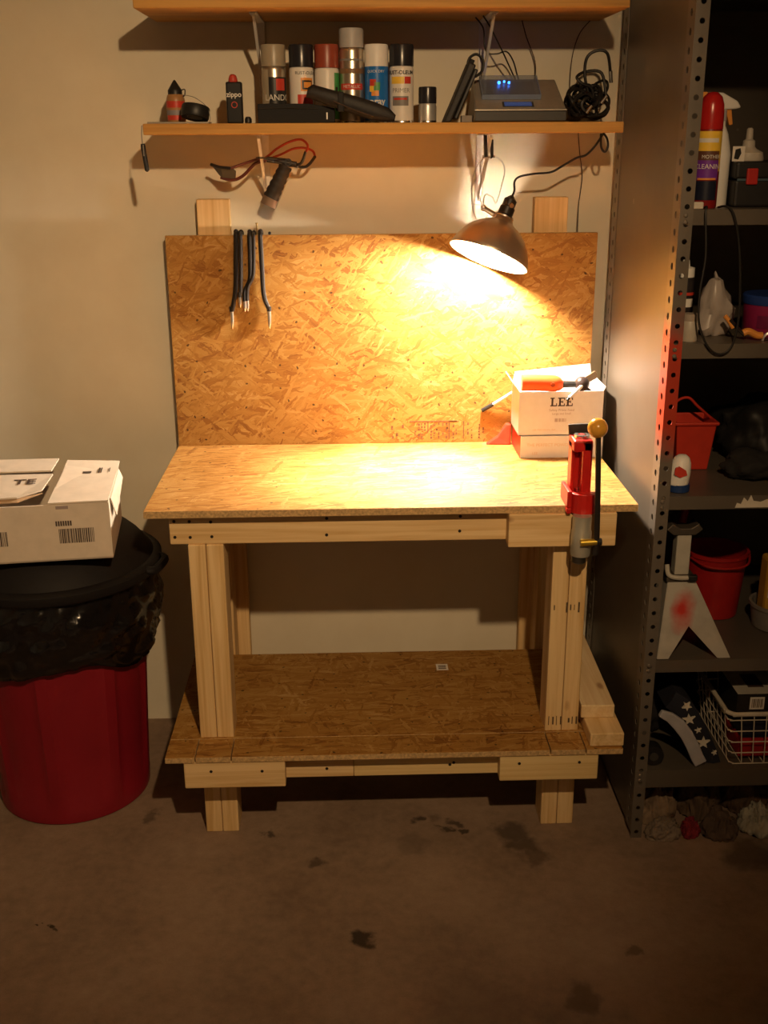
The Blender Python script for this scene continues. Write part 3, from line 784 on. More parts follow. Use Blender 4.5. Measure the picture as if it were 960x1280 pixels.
cable('power_cable', 'thin black cable hanging close to the wall behind the scale', [(0.375, -0.03, 2.1005), (0.39, -0.02, 2.06), (0.415, -0.02, 2.0), (0.417, -0.02, 1.945), (0.412, -0.03, 1.843)], 0.0016, CABLEB)
cable('power_cable', 'thin brown cable hanging on the wall above the cable tangle', [(0.560, -0.02, 2.1005), (0.535, -0.015, 2.07), (0.52, -0.01, 2.02), (0.515, -0.01, 1.95), (0.52, -0.01, 1.843)], 0.0013, CABLEB)
cable('power_cable', 'thin brown cable hanging down the wall below the shelf end', [(0.545, -0.012, 1.8148), (0.552, -0.012, 1.76), (0.562, -0.012, 1.70), (0.556, -0.012, 1.62), (0.553, -0.03, 1.551), (0.553, -0.03, 1.53)], 0.0013, CABLEB)
def hanging_pen():
    t = root('hanging_pen', (-0.6105, -0.292, 1.73), 'black pen hanging by a string from the shelf end', 'pen')
    MB().tube([(-0.611, -0.289, 1.838), (-0.6125, -0.294, 1.815), (-0.6115, -0.294, 1.79)], 0.0012, 6).build('string', LGRY, t, smooth=True)
    MB().lathe([(0.002, 0), (0.0058, 0.004), (0.0062, 0.062), (0.005, 0.068)], (-0.6045, -0.294, 1.727), (-0.10, 0, 1), 14).build('barrel', BLACK, t, smooth=True)
    MB().box(-0.6105, -0.6075, -0.3018, -0.2995, 1.765, 1.792).build('clip', STEEL, t)
hanging_pen()

# ------------------------------------------------------------------ slingshot hanging from the left bracket
def slingshot():
    t = root('slingshot', (-0.30, -0.17, 1.63), 'black wrist slingshot with red bands hanging from the shelf bracket', 'slingshot')
    Y = -0.100
    # moulded grip
    a = Vector((-0.264, Y, 1.735)); b = Vector((-0.308, Y, 1.652))
    n = 16; m = MB(); pts = []
    def rad(q): return 0.0175 + 0.0035 * q + 0.0014 * math.sin(q * 34)
    m.tube([a + (b - a) * (i / n) for i in range(n + 1)], rad, 12, 0, flat=0.75)
    m.build('grip', P('dark_rubber', (0.022, 0.016, 0.013), 0.6), t, smooth=True)
    MB().tube([b + (a - b) * 0.06, b, b + Vector((-0.009, 0, -0.020))], lambda q: 0.018 + 0.004 * q, 12, 0, flat=0.7).build('grip_butt', P('worn_brown_rubber', (0.20, 0.13, 0.085), 0.6), t, smooth=True)
    # fork: yoke and two steel arms toward the wall side
    MB().tube([(-0.315, Y, 1.752), (-0.285, Y, 1.748), (-0.262, Y, 1.742), (-0.235, Y, 1.738)], 0.008, 10).build('yoke', BLACK, t, smooth=True)
    MB().lathe([(0.006, -0.009), (0.010, -0.009), (0.010, 0.009), (0.006, 0.009), (0.006, -0.009)], (-0.258, Y, 1.744), (0, 1, 0), 16, cap=False).build('yoke_ring', BLACK, t, smooth=True)
    for dy, p in ((-0.03, [(-0.240, 1.738), (-0.222, 1.742), (-0.208, 1.772)]), (0.045, [(-0.236, 1.734), (-0.215, 1.731), (-0.200, 1.740), (-0.186, 1.758)])):
        MB().tube([(x, Y + dy * i / (len(p) - 1), z) for i, (x, z) in enumerate(p)], 0.0042, 8).build('fork_arm', BLACK, t, smooth=True)
    REDT = P('red_rubber_tube', (0.42, 0.045, 0.03), 0.45)
    MB().tube([(-0.208, Y - 0.03, 1.770), (-0.203, Y - 0.03, 1.788), (-0.220, Y - 0.03, 1.802), (-0.25, Y - 0.02, 1.797), (-0.285, Y - 0.01, 1.780), (-0.305, Y, 1.765), (-0.325, Y, 1.752)], 0.0032, 8).build('band', REDT, t, smooth=True)
    MB().tube([(-0.186, Y + 0.045, 1.756), (-0.192, Y + 0.045, 1.772), (-0.215, Y + 0.04, 1.780), (-0.245, Y + 0.03, 1.778), (-0.275, Y + 0.02, 1.765), (-0.300, Y + 0.01, 1.756), (-0.325, Y, 1.748)], 0.0032, 8).build('band', REDT, t, smooth=True)
    # wrist brace / pouch end to the left
    DKR = P('dark_red_brown_band', (0.10, 0.02, 0.015), 0.5)
    MB().tube([(-0.318, Y, 1.752), (-0.34, Y, 1.752), (-0.365, Y - 0.02, 1.745), (-0.395, Y - 0.03, 1.735), (-0.41, Y - 0.035, 1.730)], 0.0036, 8).build('band', DKR, t, smooth=True)
    MB().tube([(-0.318, Y, 1.748), (-0.345, Y, 1.742), (-0.365, Y + 0.01, 1.725), (-0.383, Y + 0.01, 1.709), (-0.402, Y + 0.01, 1.700), (-0.420, Y, 1.700), (-0.442, Y, 1.706)], 0.0042, 8).build('band', DKR, t, smooth=True)
    m = MB().prism([(-0.462, Y - 0.02, 1.738), (-0.436, Y - 0.03, 1.731), (-0.408, Y - 0.034, 1.731), (-0.398, Y - 0.02, 1.722), (-0.402, Y, 1.703), (-0.435, Y, 1.701), (-0.447, Y - 0.01, 1.715)], (0.001, 0.004, 0.001))
    m.build('pouch', P('grey_black_leather', (0.07, 0.065, 0.055), 0.7), t, bevel=0.001)
    MB().tube([(-0.464, Y - 0.018, 1.740), (-0.440, Y - 0.03, 1.733), (-0.410, Y - 0.036, 1.730)], 0.0042, 8).build('pouch_edge', BLACK, t, smooth=True)
    # tie that hangs it from the brace
    MB().tube([(-0.262, Y, 1.752), (-0.303, -0.150, 1.757), (-0.312, -0.180, 1.757), (-0.324, -0.1875, 1.757), (-0.335, -0.180, 1.757), (-0.337, -0.162, 1.757), (-0.326, -0.1515, 1.757), (-0.305, -0.138, 1.750), (-0.262, Y, 1.738)], 0.0022, 6).build('hanging_tie', BLACK, t, smooth=True)
slingshot()

# ------------------------------------------------------------------ hooks hanging over the backboard's top edge
def rods():
    BL = P('black_dipped_rod', (0.016, 0.013, 0.012), 0.45); TIP = P('polished_rod_tip', (0.82, 0.78, 0.72), 0.25, 0.9)
    specs = [
        ('rod with splayed bare tip hanging leftmost, long and black', [(-0.411, 1.554), (-0.414, 1.48), (-0.419, 1.40), (-0.431, 1.345)], -0.4325, 1.288, 0.0066, 'long black rod hook splayed towards the bench end, bare pointed tip'),
        ('', [(-0.397, 1.552), (-0.399, 1.48), (-0.403, 1.40)], -0.406, 1.350, 0.0060, 'short straight black rod hook with bare tip on backboard'),
        ('', [(-0.373, 1.550), (-0.374, 1.47), (-0.377, 1.43), (-0.392, 1.40)], -0.3945, 1.337, 0.0062, 'short cranked black rod hook hanging beside the straight one'),
        ('', [(-0.361, 1.553), (-0.363, 1.48), (-0.367, 1.44), (-0.382, 1.41)], -0.3855, 1.340, 0.0050, 'short cranked black rod hook hanging beside the single nail'),
        ('', [(-0.343, 1.554), (-0.342, 1.48), (-0.340, 1.39), (-0.329, 1.352)], -0.3265, 1.288, 0.0066, 'long black rod hook splayed towards the lamp, bare pointed tip')]
    for i, (_, p, tx, tz, r, label) in enumerate(specs):
        x0, z0 = p[0]
        y = -0.0702 - 0.0006 * i - (0.0125 if i in (1, 3) else 0)
        t = root('rod_hook', (x0, -0.055, 1.552), label, 'hook', 'black rod hooks on the backboard')
        zt = 1.5505 + r
        pts = [(x0, -0.0375, zt - 0.012), (x0, -0.0385, zt - 0.002), (x0, -0.046, zt + 0.001), (x0, -0.058, zt + 0.001), (x0, y + 0.001, zt - 0.006), (x0, y, zt - 0.022)]
        pts += [(x, y, z) for x, z in p[1:]]
        tipl = 0.052 if i in (0, 4) else 0.032
        pts.append((tx, y, tz + tipl + 0.012)); pts.append((tx, y, tz + tipl))
        MB().tube(pts, r, 9, 6).build('shaft', BL, t, smooth=True)
        MB().lathe([(r * 0.78, 0), (r * 0.78, -tipl * 0.55), (r * 0.55, -tipl * 0.8), (0.0008, -tipl)], (tx, y, tz + tipl + 0.002), seg=12).build('tip', TIP, t, smooth=True)
        MB().ball((x0, -0.062, zt + 0.003), r * 1.04, 12).build('end_knob', BL, t, smooth=True)
    o = MB().lathe([(0.0024, 0), (0.0026, 0.03), (0.0042, 0.032), (0.0042, 0.034)], (-0.3528, -0.055, 1.549), (0, -0.02, 1), 10).build('nail', P('brass_nail', (0.75, 0.58, 0.28), 0.3, 0.9), None, smooth=True, origin=(-0.352, -0.055, 1.548))
    tag(o, 'bright nail standing up from the backboard edge', 'nail')
    o = MB().ball((-0.318, -0.055, 1.5545), 0.0045, 10).build('hook_eye', BL, None, smooth=True, origin=(-0.318, -0.055, 1.55))
    tag(o, 'small black stud on the backboard edge', 'stud')
rods()

# ------------------------------------------------------------------ clamp lamp
def clamp_lamp():
    C = Vector((0.282, -0.182, 1.497))               # middle of the rim
    A = Vector((0.375, 0.255, 0.891)).normalized()   # from the opening to the socket
    t = root('clamp_lamp', (0.282, -0.182, 1.49), 'aluminium reflector clamp lamp shining down from the shelf bracket', 'lamp')
    AL = P('spun_aluminium', (0.66, 0.58, 0.49), 0.34, 0.92, var=0.03, scale=60)
    prof = [(0.1115, 0.0), (0.1125, 0.002), (0.109, 0.010), (0.103, 0.028), (0.093, 0.048), (0.079, 0.067), (0.061, 0.083), (0.042, 0.094), (0.036, 0.0975), (0.030, 0.101), (0.027, 0.112)]
    seg = 48
    # vent slots pressed through the crown of the reflector
    q = Vector((0, 0, 1)).rotation_difference(A)
    def az(d):
        l = q.inverted() @ Vector(d); return math.atan2(l.x, -l.y) % (2 * PI)
    a0 = az((0.151, 0.657, 0.74))
    def skip(j, k):
        th = 2 * PI * (k + 0.5) / seg
        if j != 8: return False
        return abs((th - a0 + PI) % (2 * PI) - PI) < 0.15
    m = MB().lathe(prof, C, A, seg, cap=False, skip=skip)
    m.build('reflector', AL, t, smooth=True, angle=180, solid=0.0012)
    MB().lathe([(0.1105, -0.001), (0.1135, -0.001), (0.1135, 0.003), (0.1105, 0.003), (0.1105, -0.001)], C, A, seg, cap=False).build('rim', AL, t, smooth=True)
    sk = MB().lathe([(0.026, 0.104), (0.026, 0.118), (0.021, 0.122), (0.021, 0.142), (0.018, 0.146), (0.018, 0.164), (0.011, 0.171), (0.006, 0.176), (0, 0.176)], C, A, 24).build('socket', P('black_bakelite', (0.02, 0.016, 0.013), 0.35), t, smooth=True)
    MB().lathe([(0.0275, 0.106), (0.0275, 0.116)], C, A, 24).build('collar', STEEL, sk, smooth=True)
    side = A.cross(Vector((0, 1, 0))).normalized()
    if side.x > 0: side = -side
    b0 = C + A * 0.150 + Vector((0.004, -0.018, 0))
    MB().cyl(b0, b0 + Vector((0.001, -0.008, 0)), 0.007, 0.006, 12).build('switch', P('brown_switch', (0.30, 0.15, 0.06), 0.4), sk, smooth=True)
    # bulb
    BULB = P('glowing_bulb', (1, 0.9, 0.7), 0.3, emit=(*LAMP_COLOR, LAMP_BULB_STRENGTH))
    MB().lathe([(0.012, 0.100), (0.013, 0.086), (0.018, 0.072), (0.025, 0.055), (0.028, 0.039), (0.024, 0.022), (0.014, 0.012), (0, 0.009)], C, A, 20).build('bulb', BULB, t, smooth=True)
    # the beam the reflector throws
    l = bpy.data.lights.new('clamp_lamp_beam', 'SPOT'); l.energy = LAMP_BEAM_WATTS; l.color = LAMP_COLOR
    l.spot_size = R(62); l.spot_blend = 1.0; l.shadow_soft_size = 0.025
    lo = bpy.data.objects.new('clamp_lamp_beam', l); COL.objects.link(lo); lo.parent = t
    lo.location = C - A * 0.004 - WL[t.name]; lo.rotation_euler = (-A).to_track_quat('-Z', 'Y').to_euler()
    # ball joint, swivel and spring clamp with wire loops
    j0 = C + A * 0.111 + side * 0.028
    j1 = j0 + Vector((-0.030, -0.004, 0.018))
    k = MB().cyl(j0 - side * 0.004, j1, 0.0075, 0.0065, 14).build('swivel_arm', STEEL, t, smooth=True)
    MB().ball(j0 + Vector((0.003, -0.008, -0.006)), 0.0095, 14).build('wing_nut', STEEL, k, smooth=True)
    MB().ball(j1, 0.009, 14).build('swivel_ball', STEEL, k, smooth=True)
    clamp_top = Vector((0.2735, -0.212, 1.765))
    yb = -0.205
    W = P('steel_wire', (0.62, 0.58, 0.52), 0.3, 0.95)
    w1 = [(j1.x, j1.y, j1.z), (0.262, yb, 1.648), (0.268, yb, 1.662), (0.285, yb, 1.655), (0.296, yb, 1.640), (0.310, yb, 1.690), (0.316, yb, 1.722), (0.308, yb, 1.745), (0.290, yb, 1.757), (0.274, yb, 1.757)]
    MB().tube(w1, 0.0017, 7, 6).build('wire_loop', W, t, smooth=True)
    w2 = [(0.274, yb + 0.004, 1.757), (0.258, yb + 0.004, 1.752), (0.252, yb + 0.01, 1.735), (0.256, yb + 0.012, 1.70), (0.252, yb + 0.012, 1.66), (j1.x, j1.y + 0.004, j1.z)]
    MB().tube(w2, 0.0017, 7, 6).build('wire_loop', W, t, smooth=True)
    w3 = [(0.252, yb + 0.012, 1.745), (0.236, yb + 0.02, 1.715), (0.232, yb + 0.025, 1.670), (0.238, yb + 0.03, 1.620), (0.252, yb + 0.03, 1.595), (0.268, yb + 0.03, 1.594), (0.276, -0.185, 1.607)]
    MB().tube(w3, 0.0014, 7, 6).build('wire_loop', W, t, smooth=True)
    # clamp jaws gripping the bracket brace
    m = MB().prism([(0.2590, -0.228, 1.757), (0.2680, -0.228, 1.757), (0.2680, -0.200, 1.812), (0.2600, -0.200, 1.812)], (0, 0.016, 0.0))
    cj = m.build('clamp_jaw', P('black_clamp', (0.02, 0.018, 0.016), 0.4), t, bevel=0.001)
    m = MB().prism([(0.2760, -0.228, 1.752), (0.2830, -0.228, 1.757), (0.2850, -0.200, 1.800), (0.2762, -0.200, 1.800)], (0, 0.016, 0.0))
    m.build('clamp_jaw', P('black_clamp', (0.02, 0.018, 0.016), 0.4), t, bevel=0.001)
    MB().cyl((0.255, -0.214, 1.758), (0.288, -0.214, 1.758), 0.003, seg=10).build('clamp_pivot', STEEL, t, smooth=True)
    # cord up to the shelf end
    e = C + A * 0.174
    pts = [e, e + A * 0.018, (0.352, -0.145, 1.692), (0.365, -0.15, 1.705), (0.40, -0.16, 1.712), (0.445, -0.165, 1.716), (0.475, -0.17, 1.732), (0.51, -0.175, 1.752), (0.535, -0.18, 1.760), (0.555, -0.19, 1.782), (0.570, -0.20, 1.808), (0.572, -0.21, 1.8148)]
    MB().tube(pts, 0.0030, 8, 7).build('cord', CABLE, t, smooth=True)
    MB().tube([(0.572, -0.208, 1.8140), (0.583, -0.205, 1.800), (0.586, -0.205, 1.780), (0.578, -0.205, 1.768), (0.568, -0.205, 1.782), (0.566, -0.205, 1.8140)], 0.0030, 8, 7).build('cord_coil', CABLE, t, smooth=True)
clamp_lamp()

# ------------------------------------------------------------------ on the bench: boxes, hand tool, press
ZT = 0.944
def serif_L(m, x, z, h, y):
    w = h * 0.78; s = h * 0.13
    m.box(x + w * 0.16, x + w * 0.16 + h * 0.22, y, y + 0.0004, z, z + h)
    m.box(x, x + w * 0.62, y, y + 0.0004, z + h - s, z + h)
    m.box(x, x + w, y, y + 0.0004, z, z + s); m.box(x + w - s * 0.8, x + w, y, y + 0.0004, z, z + h * 0.36)
def serif_E(m, x, z, h, y):
    w = h * 0.80; s = h * 0.13
    m.box(x + w * 0.16, x + w * 0.16 + h * 0.22, y, y + 0.0004, z, z + h)
    m.box(x, x + w, y, y + 0.0004, z, z + s); m.box(x, x + w, y, y + 0.0004, z + h - s, z + h)
    m.box(x + w - s * 0.8, x + w, y, y + 0.0004, z, z + h * 0.32); m.box(x + w - s * 0.8, x + w, y, y + 0.0004, z + h * 0.70, z + h)
    m.box(x + w * 0.2, x + w * 0.72, y, y + 0.0004, z + h * 0.45, z + h * 0.45 + s)
    m.box(x + w * 0.66, x + w * 0.74, y, y + 0.0004, z + h * 0.34, z + h * 0.68)
BOXW = P('glossy_white_card', (0.68, 0.67, 0.68), 0.45, var=0.03, scale=50)
BOXR = P('printed_red_card', (0.62, 0.06, 0.04), 0.45)
PRINTD = P('print_dark', (0.05, 0.03, 0.03), 0.5); PRINTG = P('print_grey', (0.35, 0.28, 0.27), 0.6); PRINTT = P('print_tan', (0.62, 0.46, 0.36), 0.6)
def lee_boxes():
    t = root('carton', (0.50, -0.16, ZT), 'low white carton with red side lying flat under another carton', 'box', 'white cartons on the bench')
    m = MB().box(0.378, 0.612, -0.242, -0.078, ZT, ZT + 0.064)
    for f in m.bm.faces:
        f.normal_update()
        if f.normal.x < -0.9: f.material_index = 1
    b = m.build('body', [BOXW, BOXR], t, bevel=0.0015)
    MB().text('THE PERFECT POWDER', 0.0125, (0.462, -0.2425, ZT + 0.034)).build('lettering', PRINTT, b)
    MB().text('LEE', 0.011, (0.42, -0.2425, ZT + 0.010)).build('lettering', PRINTT, b)
    z0 = ZT + 0.0642; z1 = z0 + 0.126
    t = root('carton', (0.49, -0.16, z0), 'open white carton lettered LEE standing on a flatter carton', 'box', 'white cartons on the bench')
    w = 0.002
    m = MB()
    m.box(0.372, 0.608, -0.236, -0.236 + w, z0, z1); m.box(0.372, 0.608, -0.092 - w, -0.092, z0, z1)
    m.box(0.372, 0.372 + w, -0.234, -0.094, z0, z1); m.box(0.608 - w, 0.608, -0.234, -0.094, z0, z1); m.box(0.372, 0.608, -0.236, -0.092, z0, z0 + w)
    b = m.build('body', BOXW, t)
    MB().prism([(0.374, -0.092, z1), (0.604, -0.092, z1 + 0.002), (0.600, -0.078, z1 + 0.046), (0.380, -0.085, z1 + 0.026)], (0, 0.0015, 0)).build('flap', BOXW, t)
    MB().prism([(0.372, -0.234, z1 - 0.001), (0.372, -0.096, z1 - 0.001), (0.350, -0.100, z1 + 0.030), (0.352, -0.228, z1 + 0.026)], (0.0015, 0, 0.0008)).build('flap', BOXW, t)
    MB().prism([(0.608, -0.234, z1 - 0.001), (0.608, -0.096, z1 - 0.001), (0.615, -0.100, z1 + 0.010), (0.615, -0.228, z1 + 0.010)], (-0.0015, 0, 0.0008)).build('flap', BOXW, t)
    MB().box(0.380, 0.600, -0.225, -0.10, z1 - 0.022, z1 - 0.020).build('inner_tray', BOXW, t)
    m = MB(); x = 0.459; z = z0 + 0.084; h = 0.0245
    serif_L(m, x, z, h, -0.2366); serif_E(m, x + 0.0215, z, h, -0.2366); serif_E(m, x + 0.0435, z, h, -0.2366)
    m.build('lettering', PRINTD, b)
    MB().text('Safety Prime Feed', 0.0098, (0.492, -0.2366, z0 + 0.070)).text('Large and Small', 0.0085, (0.492, -0.2366, z0 + 0.060)).build('lettering', PRINTG, b)
    m = MB()
    for i in range(11):
        m.box(0.474 + i * 0.003, 0.474 + i * 0.003 + (0.0022 if i in (0, 1, 4, 7) else 0.0012), -0.2366, -0.2362, z0 + 0.039, z0 + 0.049)
    m.build('barcode', PRINTG, b)
    MB().text('LEE PRECISION, INC.', 0.0075, (0.446, -0.2366, z0 + 0.014)).text('USA', 0.0075, (0.52, -0.2366, z0 + 0.014)).build('lettering', PRINTT, b)
    # hand tool lying across the open carton
    zt = z1 + 0.020; y = -0.222
    t = root('hand_tool', (0.47, y, z1), 'orange handled hand tool with black head lying across the open carton', 'tool')
    OR = P('orange_plastic', (0.85, 0.13, 0.03), 0.35)
    m = MB()
    m.tube([(0.378, y, zt + 0.003), (0.40, y, zt + 0.003), (0.44, y, zt + 0.002), (0.470, y, zt), (0.486, y, zt - 0.003), (0.494, y, zt - 0.004)], lambda q: 0.0235 if q < 0.62 else 0.0235 - 0.012 * (q - 0.62) / 0.38, 18, 5, flat=0.8)
    h_ = m.build('handle', OR, t, smooth=True)
    MB().cyl((0.463, y - 0.0145, zt), (0.463, y - 0.020, zt), 0.007, 0.006, 14).build('handle_screw', P('orange_dark', (0.45, 0.07, 0.02), 0.4), h_, smooth=True)
    MB().cyl((0.492, y, zt - 0.003), (0.530, y, zt - 0.003), 0.010, 0.009, 14).build('neck', BLACK, t, smooth=True)
    MB().ball((0.548, y, zt - 0.002), 0.021, 20).build('head', P('black_head', (0.03, 0.018, 0.016), 0.4), t, smooth=True)
    MB().prism([(0.536, y - 0.012, zt - 0.008), (0.560, y - 0.012, zt - 0.008), (0.576, y - 0.012, z1 + 0.0005), (0.530, y - 0.012, z1 + 0.0005)], (0, 0.024, 0)).build('foot', BLACK, t, bevel=0.002)
    MB().prism([(0.548, y + 0.004, zt + 0.010), (0.585, y + 0.010, zt + 0.032), (0.592, y + 0.010, zt + 0.024), (0.590, y + 0.008, zt + 0.010), (0.565, y + 0.004, zt)], (0, 0.006, 0)).build('lever', P('dull_brass_steel', (0.42, 0.33, 0.24), 0.35, 0.8), t, bevel=0.001)
    MB().cyl((0.545, y - 0.016, zt - 0.004), (0.507, y - 0.034, zt - 0.034), 0.0052, seg=12).build('ram_rod', P('pale_rod', (0.80, 0.77, 0.72), 0.3, 0.5), t, smooth=True)
    MB().cyl((0.508, y - 0.0335, zt - 0.033), (0.501, y - 0.0365, zt - 0.040), 0.0042, seg=12).build('rod_end', BLACK, t, smooth=True)
    # white pen poking out between carton and backboard
    t = root('marker_pen', (0.36, -0.085, ZT + 0.150), 'white marker pen with dark cap poking out from behind the cartons', 'pen')
    MB().cyl((0.3715, -0.0804, 1.0955), (0.318, -0.0730, 1.060), 0.0045, seg=12).build('barrel', WHITE, t, smooth=True)
    MB().cyl((0.3205, -0.0733, 1.0615), (0.288, -0.0688, 1.0415), 0.0066, 0.0060, 14).build('cap', BLACK, t, smooth=True)
    MB().cyl((0.371, -0.0803, 1.095), (0.42, -0.0872, 1.1277), 0.0045, seg=12).build('barrel_end', WHITE, t, smooth=True)
    # added translucent red shape, imitating the red glow cast beside the cartons
    o = MB().prism([(0.300, -0.095, ZT + 0.0004), (0.3715, -0.10, ZT + 0.0004), (0.3715, -0.10, ZT + 0.063), (0.358, -0.097, ZT + 0.062), (0.335, -0.095, ZT + 0.024)], (0, 0.022, 0)).build('red_glow_piece', P('translucent_red', (0.85, 0.07, 0.04), 0.25, trans=0.25), None, bevel=0.003, origin=(0.34, -0.085, ZT))
    tag(o, 'translucent red plastic scoop added to imitate the red glow beside the cartons', 'piece')
lee_boxes()

def press():
    t = root('reloading_press', (0.468, -0.63, ZT), 'red cast reloading press bolted to the bench edge, black lever with amber ball knob', 'press')
    RD = P('red_casting', (0.50, 0.016, 0.012), 0.32, var=0.05)
    # base with a rounded front, flange over the bench edge
    m = MB(); n = 10
    pts = []
    cx, cy, r = 0.4715, -0.668, 0.034
    for i in range(n + 1):
        a = PI + PI * i / n
        pts.append((cx + r * math.cos(a), cy + 0.9 * r * math.sin(a), 0.930))
    pts += [(cx + r, -0.667, 0.930), (cx - r, -0.667, 0.930)]
    m.prism(pts, (0, 0, 0.050))
    b = m.build('base', RD, t, bevel=0.004)
    MB().box(0.4270, 0.4385, -0.690, -0.6655, 0.930, 0.9446).box(0.4270, 0.4385, -0.690, -0.600, 0.9446, 0.988).build('base_flange', RD, t, bevel=0.003)
    MB().box(0.432, 0.508, -0.665, -0.575, ZT + 0.0005, ZT + 0.012).build('mounting_plate', RD, t, bevel=0.003)
    # C-shaped frame: web at the back, cheek at the right, top bridge
    MB().box(0.4425, 0.470, -0.628, -0.604, 0.965, 1.100).build('web', RD, t, bevel=0.003)
    MB().box(0.4635, 0.4885, -0.668, -0.600, 0.955, 1.108).build('cheek', RD, t, bevel=0.005)
    MB().box(0.4410, 0.4500, -0.646, -0.604, 0.965, 1.100).build('cheek', RD, t, bevel=0.003)
    MB().box(0.4410, 0.4885, -0.668, -0.600, 1.080, 1.110).build('bridge', RD, t, bevel=0.005)
    MB().lathe([(0.011, 1.108), (0.019, 1.108), (0.019, 1.117), (0.011, 1.117), (0.011, 1.108)], (0.466, -0.634, 0), seg=24, cap=False).build('bushing', STEEL, t, smooth=True)
    MB().prism([(0.4405, -0.604, 1.1085), (0.496, -0.604, 1.1085), (0.492, -0.604, 1.136), (0.438, -0.604, 1.134)], (0, 0.008, 0)).build('top_plate', P('black_plate', (0.02, 0.015, 0.013), 0.5), t, bevel=0.002)
    MB().cyl((0.4605, -0.646, 0.966), (0.4605, -0.646, 0.984), 0.0075, seg=16).build('ram_tip', STEEL, t, smooth=True)
    # ram guide and toggle under the base
    RM = P('zinc_ram', (0.52, 0.50, 0.42), 0.32, 0.55)
    MB().lathe([(0.0235, 0.828), (0.025, 0.833), (0.025, 0.890), (0.023, 0.894), (0.023, 0.931)], (0.463, -0.7030, 0), seg=28).build('ram', RM, t, smooth=True)
    MB().lathe([(0.012, 0.806), (0.017, 0.810), (0.017, 0.829)], (0.460, -0.7030, 0), seg=20).build('ram_foot', P('dark_steel', (0.10, 0.09, 0.075), 0.35, 0.8), t, smooth=True)
    MB().prism([(0.445, -0.692, 0.804), (0.470, -0.692, 0.797), (0.480, -0.692, 0.832), (0.446, -0.692, 0.832)], (0, 0.010, 0)).build('link', P('dark_steel', (0.10, 0.09, 0.075), 0.35, 0.8), t, bevel=0.002)
    MB().cyl((0.455, -0.735, 0.871), (0.4945, -0.735, 0.873), 0.0085, seg=18).build('pivot_pin', P('brass_pin', (0.72, 0.52, 0.08), 0.3, 0.85), t, smooth=True)
    # lever
    MB().cyl((0.4945, -0.735, 0.873), (0.5065, -0.735, 0.873), 0.0105, 0.009, 16).build('lever_hub', BLACK, t, smooth=True)
    MB().tube([(0.4925, -0.735, 0.840), (0.4945, -0.735, 0.873), (0.4895, -0.738, 1.00), (0.4815, -0.740, 1.145)], 0.0070, 12, 6).build('lever', P('black_lever', (0.018, 0.014, 0.012), 0.4), t, smooth=True)
    MB().ball((0.4795, -0.740, 1.160), 0.0240, 28).build('ball_knob', P('amber_knob', (0.58, 0.29, 0.04), 0.18, var=0.05), t, smooth=True, angle=180)
press()

